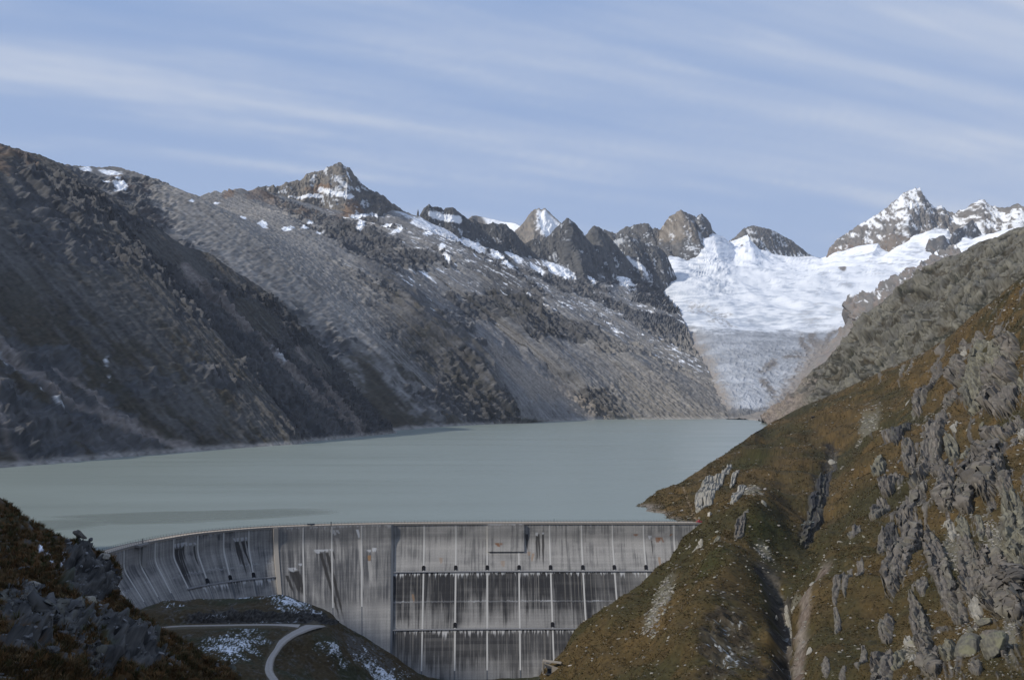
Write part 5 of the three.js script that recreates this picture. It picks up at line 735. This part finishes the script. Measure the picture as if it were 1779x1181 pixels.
// lay a rock on a sheet at a chart point; size in chart units (length, width), lean in degrees from the upright of the chart
function layRock(i, on, x, y, L, Wd, lean, tone, name, label, category, group, opt = {}) {
  const q = on.find(x, y), D = -q.p[2], k = D / F, p = V3(q.p), n = V3(q.n).normalize();
  const r = lean * Math.PI / 180, tip = V3(at(x + Math.sin(r) * 10, y - Math.cos(r) * 10, D)).sub(V3(at(x, y, D))).normalize();
  const sightLine = p.clone().sub(camera.position).normalize(), lam = clamp(-tip.dot(n) / Math.min(-0.3, sightLine.dot(n)), -2.2, 2.2);
  const lie = tip.clone().addScaledVector(sightLine, lam), up = lie.clone().addScaledVector(n, -lie.dot(n)).normalize(), stretch = Math.min(1.5, lie.length()), right = up.clone().cross(n).normalize();
  const len = L * k / 2 * stretch, wid = Wd * k / 2;
  const g = rockShape(i, [wid * 1.12, len * 1.12, Math.min(wid, len) * (opt.thick ?? 0.75)], tone, opt);
  const m = mesh(name, g, rockMat); m.quaternion.setFromRotationMatrix(new THREE.Matrix4().makeBasis(right, up, n)); m.position.copy(p).addScaledVector(n, Math.min(wid, len) * (opt.lift ?? 0.12)); tag(m, label, category, group); return m;
}
// small rocks are told apart by what they lie beside
const marksAt = [['black ravine', 1338, 1060], ['bare brown strip', 1400, 1060], ['huge round boulder', 1694, 1143], ['longest leaning grey rib', 1616, 783], ['large leaning grey slab', 1571, 966], ['broad fan shaped outcrop', 1742, 676], ['black wet streak', 1415, 836], ['longest slab leaning left', 1634, 990], ['right stone field', 1742, 960], ['biggest grey slab', 1741, 1022], ['tall broad rock face', 1720, 822], ['long lichen slab', 1700, 657], ['broken grey slab', 1596, 1085], ['red pickup', 1217, 905], ['blunt crest outcrop', 1666, 644], ['upper pale stone patch', 1505, 735], ['green hollow', 1400, 935]];
const smallLabels = {};
function besideLabel(what, x, y, L) {
  const m = marksAt.reduce((a, b) => ellipse(x, y, [b[1], b[2], 1, 1]) < ellipse(x, y, [a[1], a[2], 1, 1]) ? b : a), dx = x - m[1], dy = y - m[2], d = Math.hypot(dx, dy);
  const way = Math.abs(dx) > 2 * Math.abs(dy) ? (dx < 0 ? 'left of' : 'right of') : Math.abs(dy) > 2 * Math.abs(dx) ? (dy < 0 ? 'above' : 'below') : (dy < 0 ? 'up and ' : 'down and ') + (dx < 0 ? 'left of' : 'right of');
  for (const size of [L < 16 ? 'tiny' : L < 30 ? 'small' : 'slim', L < 16 ? 'very small' : L < 30 ? 'short' : 'long thin']) for (const far of [d < 45 ? 'just ' : d > 100 ? 'far ' : '', d < 45 ? 'close ' : d > 100 ? 'well ' : 'a little ']) { const t = size + ' ' + what + ' ' + far + way + ' the ' + m[0]; if (!smallLabels[t]) { smallLabels[t] = 1; return t; } }
  return null;
}
// a piece of bedrock that breaks through the turf: the hillside's own surface there, raised into tilted slabs with broken edges
function bedrock(i, on, x, y, L, Wd, lean, tone, name, label, category, group) {
  const r = lean * Math.PI / 180, ca = Math.cos(r), sa = Math.sin(r), R = Math.max(L, Wd) * 0.62 + 3, o = i * 7.31, cols = on.cols;
  let i0 = 1e9, i1 = -1, r0 = 1e9, r1 = -1, D = 0, n = 0;
  for (let q = on.back; q < on.rowsN; q++) for (let c = 0; c < cols; c++) { const k = q * cols + c, dx = on.chart[k * 2] - x, dy = on.chart[k * 2 + 1] - y, a = dx * ca + dy * sa, b = -dx * sa + dy * ca; if (Math.abs(a) < Wd * 0.75 + 3 && Math.abs(b) < L * 0.7 + 3) { i0 = Math.min(i0, c); i1 = Math.max(i1, c); r0 = Math.min(r0, q); r1 = Math.max(r1, q); D -= on.pos[k * 3 + 2]; n++; } }
  const k = D / n / F, H = Math.min(Wd * k * 0.32, 6) * (on === NEAR ? 0.5 : 1), S = L > 26 ? 2 : 3, nu = (i1 - i0) * S, nv = (r1 - r0) * S, at3 = (A, w, c, q) => { const ci = Math.min(i1 - 1, i0 + Math.floor(c / S)), fi = c / S - (ci - i0), qi = Math.min(r1 - 1, r0 + Math.floor(q / S)), fq = q / S - (qi - r0), g = (a, b) => A[(b * cols + a) * w[0] + w[1]]; return lerp(lerp(g(ci, qi), g(ci + 1, qi), fi), lerp(g(ci, qi + 1), g(ci + 1, qi + 1), fi), fq); };
  const pos = [], col = [], keep = [], [c0, c1] = rockTones[tone];
  for (let q = 0; q <= nv; q++) for (let c = 0; c <= nu; c++) {
    const p = [0, 1, 2].map((m) => at3(on.pos, [3, m], c, q)), nn = [0, 1, 2].map((m) => at3(on.nrm, [3, m], c, q)), dx = at3(on.chart, [2, 0], c, q) - x, dy = at3(on.chart, [2, 1], c, q) - y, a = (dx * ca + dy * sa) / (Wd * 0.5), b = (-dx * sa + dy * ca) / (L * 0.5);
    const w1 = fbm(a * 1.3 + o, b * 2.2, o, 4, 0.6), w2 = fbm(dx / 3.2 + o, dy / 5, o, 3, 0.6), e = 1 - Math.hypot(a * (0.9 + w1 * 0.35), b * (0.85 + w1 * 0.3)) + w1 * 0.34 + w2 * 0.13;
    const t = a * 1.3 + w1 * 0.6 + w2 * 0.12 + o, step = Math.floor(t), saw = t - step, hs = hash3(step, i, Math.floor(b * 1.3 + w1 * 0.6 + hash3(step, 2, i) * 3)), crack = ridged(a * 3 + o, b * 1.1 + w1, o, 4, 0.6) - 0.45;
    const up = ss(0, 0.16, e), h = H * up * (0.35 + 0.8 * saw * (0.3 + hs) + 0.4 * hs + crack * 0.2 + 0.2 * w1 + 0.25 * b) + (up - 1) * 0.7 + w2 * H * 0.05;
    pos.push(p[0] + nn[0] * h, p[1] + nn[1] * h, p[2] + nn[2] * h); keep.push(e > -0.12);
    const f = fbm(dx / 7 + o, dy / 11, o, 4, 0.65), st = fbm(a * 7 + w1 * 2, b * 1.6 + o, 3, 4, 0.65); let cc = mix3(c0, c1, 0.42 + f * 0.35 + st * 0.75 - crack * 0.5); cc = mix3(cc, [0.185, 0.178, 0.13], ss(0.1, 0.5, w1 + f * 0.4) * (tone === 'lichen' ? 0.55 : 0.25)); cc = mix3(cc, [0.05, 0.042, 0.018], ss(0.14, -0.02, e) * 0.7); col.push(...mul3(cc, 1 + f * 0.2 + w2 * 0.3));
  }
  const idx = [], C = nu + 1; for (let q = 0; q < nv; q++) for (let c = 0; c < nu; c++) { const A = q * C + c, B = A + 1, E = A + C, G = E + 1; if (keep[A] || keep[B] || keep[E] || keep[G]) idx.push(A, E, B, B, E, G); }
  const ox = on.find(x, y).p, g0 = new THREE.BufferGeometry(); for (let m = 0; m < pos.length; m++) pos[m] -= ox[m % 3];
  g0.setAttribute('position', new THREE.Float32BufferAttribute(pos, 3)); g0.setAttribute('color', new THREE.Float32BufferAttribute(col, 3)); g0.setIndex(idx);
  const used2 = new Map(), np = [], nc = [], ni = []; for (const v of idx) { let w = used2.get(v); if (w === undefined) { w = np.length / 3; used2.set(v, w); np.push(pos[v * 3], pos[v * 3 + 1], pos[v * 3 + 2]); nc.push(col[v * 3], col[v * 3 + 1], col[v * 3 + 2]); } ni.push(w); }
  const g = new THREE.BufferGeometry(); g.setAttribute('position', new THREE.Float32BufferAttribute(np, 3)); g.setAttribute('color', new THREE.Float32BufferAttribute(nc, 3)); g.setIndex(ni); g.computeVertexNormals();
  const m = mesh(name, g, rockMat); m.position.set(...ox); tag(m, label, category, group); return m;
}
const ribLabel = 'small grey rock rib poking out of the steep brown grass slope';
const outcrops = [
  [1666, 644, 48, 26, 5, 'grey', 'blunt grey rock outcrop high on the brown hill, left of the large slab pair'],
  [1700, 657, 100, 26, 12, 'lichen', 'long leaning rock slab with yellow green lichen on the upper right hillside'],
  [1743, 626, 40, 22, 15, 'lichen', 'rounded lichen covered outcrop above the broad grey slab at the right edge'],
  [1742, 676, 76, 44, 22, 'grey', 'broad fan shaped grey outcrop on the upper hill near the right edge'],
  [1616, 783, 122, 22, 22, 'grey', 'longest leaning grey rib on the middle of the brown hillside'],
  [1733, 753, 35, 38, 0, 'grey', 'squat grey outcrop with dark face at mid height near the right edge'],
  [1720, 822, 84, 42, 2, 'grey', 'tall broad grey rock face below the squat outcrop at the right edge'],
  [1649, 771, 26, 16, 10, 'lichen'], [1634, 816, 34, 20, 20, 'grey', 'lichen grey outcrop with a deep dark shadow beside it, mid hillside'], [1580, 791, 34, 16, 20, 'grey'], [1547, 842, 42, 20, 25, 'grey'],
  [1573, 758, 46, 12, 30, 'dark', 'narrow black leaning cleft rock left of the longest grey rib'], [1611, 672, 78, 13, 25, 'grey', 'thin long grey rib below the skyline of the brown hill'], [1654, 692, 32, 15, 25, 'grey'], [1775, 672, 18, 12, 0, 'lichen'], [1652, 842, 36, 20, 8, 'grey'], [1680, 778, 38, 11, 20, 'lichen'],
  [1583, 890, 60, 19, 25, 'grey'], [1571, 966, 116, 26, 22, 'grey', 'large leaning grey slab above the ravine side of the lower right hill'], [1634, 990, 128, 24, -18, 'grey', 'longest slab leaning to the left on the lower right hill, with a pinkish edge'],
  [1653, 872, 40, 28, 0, 'grey'], [1683, 985, 90, 28, -8, 'grey', 'upright grey slab between two left leaning slabs at lower right'], [1741, 1022, 138, 52, -28, 'grey', 'biggest grey slab with a dark fluted lower face at the right edge'], [1764, 920, 104, 34, -5, 'lichen', 'lichen edged tall rock at the right edge beside the stone field'],
  [1666, 1063, 36, 20, 0, 'grey', 'pointed grey boulder standing just above the round boulder'], [1596, 1085, 92, 24, -15, 'grey', 'broken grey slab leaning left below the large leaning slab'], [1533, 1073, 36, 19, 20, 'grey'], [1530, 1150, 70, 26, 5, 'grey', 'grey rock rib at the bottom edge right of the bare brown strip'], [1622, 1160, 60, 28, -25, 'grey', 'grey slab at the bottom edge left of the round boulder'],
  [1675, 917, 30, 14, -5, 'lichen'], [1653, 920, 24, 11, 0, 'pale'], [1528, 890, 40, 20, 25, 'grey'], [1552, 944, 36, 15, 25, 'dark'], [1537, 950, 34, 12, 20, 'grey'], [1680, 870, 40, 26, 5, 'grey'],
  [1224, 857, 48, 11, 33, 'pale', 'pale smooth slab just above the right end of the dam'], [1243, 850, 88, 12, 30, 'pale', 'long pale rib running up the slope behind the red pickup'], [1288, 874, 38, 9, 32, 'pale', 'short pale rib on the slope right of the pickup'], [1415, 836, 100, 15, 27, 'dark', 'black wet rock streak below the pale patch on the grassy hill'], [1277, 835, 28, 6, 28, 'pale'], [1327, 880, 14, 12, 10, 'pale'], [1286, 919, 32, 9, 30, 'grey'], [1438, 777, 10, 14, 60, 'pale', 'bright pale rock at the head of the black wet streak'],
  [1462, 1030, 46, 9, 20, 'grey'], [1452, 1075, 30, 8, 10, 'grey'], [1432, 1150, 24, 10, 10, 'grey'], [1478, 1020, 40, 8, 15, 'grey'], [1500, 1000, 30, 9, 20, 'grey'], [1400, 1118, 14, 10, 10, 'pale'], [1490, 1130, 44, 10, 5, 'grey'], [1460, 1160, 30, 9, 5, 'grey'], [1214, 950, 24, 6, 28, 'pale'], [1250, 950, 20, 6, 30, 'lichen'], [1340, 1005, 34, 7, 5, 'pale', 'pale rock tongue in the head of the black ravine'], [1322, 1012, 8, 6, 0, 'pale']];
outcrops.forEach(([x, y, L, w, lean, tone, own], i) => { const label = own ?? besideLabel(tone === 'pale' ? 'pale rock' : tone === 'lichen' ? 'lichen covered rock rib' : tone === 'dark' ? 'black rock' : 'grey rock rib', x, y, L); (L >= 18 ? bedrock : layRock)(i, HILL, x, y, L * (L >= 18 ? 1.12 : 1), w * (L > 30 ? 1.3 : L >= 18 ? 1.25 : 1.1), lean, tone, 'rock_outcrop', label ?? (tone === 'pale' ? 'small pale rock poking out of the steep brown grass slope' : ribLabel.replace('grey rock', tone === 'lichen' ? 'lichen covered rock' : tone === 'dark' ? 'black rock' : 'grey rock')), 'rock', label ? undefined : 'small ' + tone + ' rocks on the brown hillside', { detail: L > 60 ? 26 : 16, thick: L > 30 ? 0.5 : 0.7, strata: 1.3, lift: L > 30 ? 0 : 0.08, cuts: 18 }); });
{  // many smaller ribs between them
  seed(321); const kinds = [['grey', 'small grey rock rib poking out of the steep brown grass slope'], ['lichen', 'small lichen covered rock rib poking out of the steep brown grass slope'], ['pale', 'small pale rock poking out of the steep brown grass slope']];
  for (let k = 0, n = 0; n < 64 && k < 5000; k++) {
    const x = 1350 + rnd() * 450, y = 560 + rnd() * 640; if (rnd() > outcropZones(x, y, fbm(x / 60, y / 60, 3, 3) * 1.5) + 0.06 || y < 735 - (x - 1335) * 0.36 + (x > 1640 ? -60 : 30)) continue;
    if (outcrops.some((o) => ellipse(x, y, [o[0], o[1], o[3] * 0.8 + 4, o[2] * 0.6 + 4]) < 1)) continue;
    const t = ss(1600, 1740, x) * ss(860, 980, y), lean = lerp(22, -18, t) + (rnd() - 0.5) * 14, L = 12 + rnd() * rnd() * 42, kd = kinds[rnd() < 0.62 ? 0 : rnd() < 0.65 ? 1 : 2];
    const own = besideLabel(kd[0] === 'pale' ? 'pale rock' : kd[0] === 'lichen' ? 'lichen covered rock rib' : 'grey rock rib', x, y, L), wd = L * (0.28 + rnd() * 0.35), st = seedState; (L >= 16 ? bedrock : layRock)(400 + n, HILL, x, y, L, wd * (L >= 16 ? 1.2 : 1), lean, kd[0], 'rock_outcrop', own ?? kd[1], 'rock', own ? undefined : 'small ' + kd[0] + ' rocks on the brown hillside', { detail: 8, thick: 0.7, strata: 1 }); seed(st); n++;
  }
}
[[1694, 1143, 56, 50, 8, 'lichen', 'huge rounded lichen grey boulder at the lower right', { round: 0.55, thick: 0.95, strata: 0.3, lift: 0.3, detail: 20 }], [1725, 1107, 18, 30, 0, 'lichen', 'yellow green flat boulder resting behind the huge round boulder', { thick: 0.7, strata: 0.4, lift: 0.3 }], [1728, 1124, 15, 36, 0, 'grey', 'dark flat boulder wedged right of the huge round boulder', { thick: 0.7, strata: 0.4, lift: 0.3 }], [1650, 1118, 15, 15, 0, 'lichen', 'small pale green boulder left of the huge round boulder', { thick: 0.9, strata: 0.3, lift: 0.3 }], [1628, 1126, 22, 15, -10, 'grey', 'small grey boulder left of the small pale green one', { thick: 0.9, strata: 0.4, lift: 0.3 }], [1573, 1096, 10, 18, 0, 'pale', 'bright cream flat stone on the grass left of the broken slab', { thick: 0.9, strata: 0.2, lift: 0.3 }], [1752, 1166, 40, 52, 0, 'lichen', 'large lichen covered rock in the bottom right corner', { thick: 0.8, strata: 0.6, lift: 0.25, detail: 18 }], [1708, 1102, 14, 22, 0, 'grey', 'grey slab stone perched on top of the huge round boulder', { thick: 0.7, lift: 0.4, strata: 0.4 }], [1757, 1015, 12, 12, 0, 'lichen', 'single bright lichen stone on the stone field at the right edge', { thick: 0.9, lift: 0.3, strata: 0.2 }]].forEach(([x, y, L, w, lean, tone, label, o], i) => layRock(100 + i, HILL, x, y, L, w, lean, tone, 'boulder', label, 'boulder', undefined, o));
[[42, 1062, 92, 84, -30, 'blue', 'largest blue grey boulder at the left edge in the shade', { thick: 0.7, detail: 26, strata: 0.6 }], [92, 1100, 56, 40, -25, 'blue', 'cracked blue grey rock below and right of the largest boulder', { detail: 20, strata: 1 }], [108, 1070, 40, 46, 25, 'blue', 'layered grey rock with upright cracks right of the largest boulder', { detail: 20, strata: 1.4 }], [226, 1117, 16, 32, 10, 'grey', 'flat pale topped stone in the middle of the shaded slope', { strata: 0.5, lift: 0.3 }], [163, 1158, 44, 48, -10, 'dark', 'dark square rock near the bottom edge of the shaded slope', { detail: 18, strata: 0.8 }], [133, 1130, 24, 14, -15, 'blue', 'small smooth blue grey stone above the dark square rock', { strata: 0.3, lift: 0.3 }], [156, 1104, 42, 17, -20, 'blue', 'upright grey slab beside a black hole on the shaded slope', { strata: 1 }], [318, 1136, 13, 22, 30, 'pale', 'small pale stone near the right edge of the shaded slope', { strata: 0.4, lift: 0.3 }], [72, 1160, 26, 26, -35, 'blue', 'small cracked rock under the largest boulder at the bottom left', { strata: 1 }], [60, 1012, 12, 26, 50, 'pale', 'long narrow pale stone lying on the shaded grass', { strata: 0.4, lift: 0.3 }], [130, 957, 10, 22, 35, 'grey', 'flat grey stone on the crest of the shaded slope beside the lake', { strata: 0.4, lift: 0.4 }], [180, 978, 12, 20, 40, 'pale', 'pale stone on the grassy lip above the shaded cliff', { strata: 0.4, lift: 0.3 }], [148, 1056, 14, 26, 35, 'pale', 'pale tilted slab below the shaded cliff', { strata: 0.4, lift: 0.3 }], [205, 1150, 30, 10, -40, 'blue', 'thin icy slab near the bottom of the shaded slope', { strata: 1 }]].forEach(([x, y, L, w, lean, tone, label, o], i) => (L >= 38 ? bedrock : layRock)(200 + i, NEAR, x, y, L * (L >= 38 ? 1.15 : 1), w * (L >= 38 ? 1.15 : 1), lean, tone, 'boulder', label, 'boulder', undefined, o));

// ---------------------------------------------------------------- loose stones and grass: nobody could count them
function scatter(name, label, geometry, material, on, count, accept, place, sd) {
  seed(sd); const M = [], Cc = [], m4 = new THREE.Matrix4(), q = new THREE.Quaternion(), e = new THREE.Euler();
  for (let t = 0; t < count * 40 && M.length < count; t++) {
    const r = on.back + Math.floor(rnd() * (on.rowsN - on.back - 1)), i = Math.floor(rnd() * (on.cols - 1)), o = r * on.cols + i, x = on.chart[o * 2], y = on.chart[o * 2 + 1];
    if (x < -40 || x > 1830 || y > 1215 || rnd() > accept(x, y, on.rough[o], on.pos[o * 3 + 1])) continue;
    const fx = rnd(), fr = rnd(), a = o * 3, b = a + 3, c = a + on.cols * 3, p = [0, 1, 2].map((k) => on.pos[a + k] + (on.pos[b + k] - on.pos[a + k]) * fx + (on.pos[c + k] - on.pos[a + k]) * fr);
    const { s, tilt, col, sink } = place(x, y, -p[2]); e.set((rnd() - 0.5) * tilt, rnd() * 6.283, (rnd() - 0.5) * tilt); q.setFromEuler(e); M.push(m4.compose(new THREE.Vector3(p[0], p[1] - sink * s[1], p[2]), q, new THREE.Vector3(...s)).clone()); Cc.push(new THREE.Color(...col));
  }
  const im = new THREE.InstancedMesh(geometry, material, M.length); M.forEach((m, i) => { im.setMatrixAt(i, m); im.setColorAt(i, Cc[i]); }); im.name = numbered(name); im.castShadow = im.receiveShadow = true; im.userData = { kind: 'stuff', label }; scene.add(im); return im;
}
function stoneGeo(n) { seed(n); let g = new THREE.IcosahedronGeometry(1, 2); g.deleteAttribute('uv'); g.deleteAttribute('normal'); g = mergeVertices(g, 1e-4); const pl = []; for (let i = 0; i < 9; i++) { const z = rnd() * 2 - 1, t = rnd() * 6.283, r = Math.sqrt(1 - z * z); pl.push([r * Math.cos(t), r * Math.sin(t), z, 0.55 + rnd() * 0.35]); } const p = g.attributes.position; for (let i = 0; i < p.count; i++) { const x = p.getX(i), y = p.getY(i), z = p.getZ(i); let r = 1; for (const q of pl) { const d = x * q[0] + y * q[1] + z * q[2]; if (d > 0.05) r = Math.min(r, q[3] / d); } p.setXYZ(i, x * r, y * r, z * r); } g = g.toNonIndexed(); g.computeVertexNormals(); return g; }
const stoneMat = new THREE.MeshPhysicalMaterial({ roughness: 0.95, specularIntensity: 0.25 });
const patches = (x, y) => Math.min(ellipse(x, y, [1505, 735, 18, 40, 25]), ellipse(x, y, [1320, 930, 16, 14]), ellipse(x, y, [1742, 960, 26, 80, -28]), ellipse(x, y, [1150, 1060, 20, 56, 20]), ellipse(x, y, [1655, 955, 16, 46, -20]), ellipse(x, y, [1310, 868, 18, 9, -20]), ellipse(x, y, [1770, 1120, 16, 60]), ellipse(x, y, [1570, 1115, 28, 22]), ellipse(x, y, [1700, 1090, 40, 22]));
for (let v = 0; v < 3; v++) scatter('loose_stones', 'pale loose stones strewn over the brown hillside', stoneGeo(31 + v), stoneMat, HILL, 2600,
  (x, y, r) => clamp(0.035 + 0.05 * ss(0, 0.5, fbm(x / 40, y / 30, v, 3)) + ss(1.25, 0.6, patches(x, y)) * 0.9 + ss(1500, 1700, x) * 0.05) * (x < 1230 && y < 900 ? 0.3 : 1),
  (x, y, D) => { const k = Math.pow(rnd(), 2.4), s = (0.14 + 0.75 * k) * clamp(D / 450, 0.55, 1.7), t = 0.7 + rnd() * 0.6, l = 0.13 + rnd() * 0.15; return { s: [s * (0.8 + rnd() * 0.9), s * 0.55, s], tilt: 0.9, col: [l * t, l * t * (0.97 - rnd() * 0.05), l * t * (0.74 + rnd() * 0.16)], sink: 0.15 }; }, 500 + v);
scatter('slope_stones', 'broken grey stones lying on the shaded slope', stoneGeo(41), stoneMat, NEAR, 1500, (x, y, r) => clamp(0.05 + 0.3 * ss(0.1, 0.5, fbm(x / 30, y / 20, 5, 3)) + ss(12, 3, segDist(x, y, 240, 1062, 380, 1160)) * 0.9), (x, y, D) => { const s = 0.06 + 0.34 * Math.pow(rnd(), 2.2), l = 0.07 + rnd() * 0.14; return { s: [s * (1 + rnd()), s * 0.5, s], tilt: 1.1, col: [l, l * 1.02, l * 1.06], sink: 0.1 }; }, 600);
{
  seed(4242); const pos = [], nor = []; for (let i = 0; i < 22; i++) { const t = rnd() * 6.283, r = rnd() * 0.28, l = 0.6 + rnd() * 0.5, b = 0.25 + rnd() * 0.5, x = Math.cos(t) * r, z = Math.sin(t) * r, w = 0.035, tx = Math.cos(t + 1.57) * w, tz = Math.sin(t + 1.57) * w, mx = x + Math.cos(t) * b * 0.35, mz = z + Math.sin(t) * b * 0.35, ex = x + Math.cos(t) * b, ez = z + Math.sin(t) * b, my = l * 0.65; pos.push(x - tx, -0.1, z - tz, x + tx, -0.1, z + tz, mx + tx * 0.8, my, mz + tz * 0.8, x - tx, -0.1, z - tz, mx + tx * 0.8, my, mz + tz * 0.8, mx - tx * 0.8, my, mz - tz * 0.8, mx - tx * 0.8, my, mz - tz * 0.8, mx + tx * 0.8, my, mz + tz * 0.8, ex, l, ez); }
  const g = new THREE.BufferGeometry(); g.setAttribute('position', new THREE.Float32BufferAttribute(pos, 3)); g.computeVertexNormals();
  const gm = new THREE.MeshPhysicalMaterial({ roughness: 0.9, specularIntensity: 0.2, side: THREE.DoubleSide });
  const hue = () => { const k = rnd(); return k < 0.35 ? [0.11, 0.06, 0.024] : k < 0.7 ? [0.075, 0.053, 0.024] : k < 0.9 ? [0.045, 0.046, 0.018] : [0.15, 0.1, 0.05]; };
  scatter('grass_tufts', 'dry orange brown grass tufts on the shaded slope', g, gm, NEAR, 9000, (x, y, r) => clamp((1.0 - r * 1.6) * (0.25 + ss(-0.1, 0.5, fbm(x / 22, y / 16, 1, 3)))), () => { const s = 0.3 + rnd() * 0.45; return { s: [s * 1.3, s, s * 1.3], tilt: 0.5, col: mul3(hue(), 0.6 + rnd() * 0.7), sink: 0 }; }, 700);
}
{
  // tussocks on the brown hillside
  seed(5150); const pos = []; for (let i = 0; i < 9; i++) { const t = rnd() * 6.283, r = rnd() * 0.3, l = 0.5 + rnd() * 0.5, b = 0.3 + rnd() * 0.5, w = 0.16, x = Math.cos(t) * r, z = Math.sin(t) * r; pos.push(x - Math.sin(t) * w, -0.1, z + Math.cos(t) * w, x + Math.sin(t) * w, -0.1, z - Math.cos(t) * w, x + Math.cos(t) * b, l, z + Math.sin(t) * b); }
  const g = new THREE.BufferGeometry(); g.setAttribute('position', new THREE.Float32BufferAttribute(pos, 3)); g.computeVertexNormals();
  const gm = new THREE.MeshPhysicalMaterial({ roughness: 0.95, specularIntensity: 0.15, side: THREE.DoubleSide });
  scatter('tussock_grass', 'brown tussock grass covering the hillside', g, gm, HILL, 60000, (x, y, r) => clamp((1 - r * 2) * (0.2 + ss(-0.4, 0.5, fbm(x / 30, y / 20, 4, 3)))) * (1 - 0.9 * ss(1.2, 0.7, patches(x, y))) * (lineDist(x, y, [[1330, 950], [1340, 1040], [1342, 1190]]) < 22 || lineDist(x, y, [[1440, 985], [1392, 1075], [1355, 1181]]) < 16 ? 0.05 : 1), (x, y, D) => { const s = (0.3 + 0.5 * rnd() * rnd()) * clamp(D / 420, 0.7, 1.8), k = rnd(), c = k < 0.45 ? [0.086, 0.059, 0.023] : k < 0.75 ? [0.054, 0.045, 0.018] : k < 0.9 ? [0.045, 0.047, 0.017] : [0.15, 0.11, 0.05]; return { s: [s * 1.4, s * 0.8, s * 1.4], tilt: 0.4, col: mul3(c, 0.6 + rnd() * 0.55), sink: 0 }; }, 800);
}
scene.updateMatrixWorld(true);
renderer.render(scene, camera);
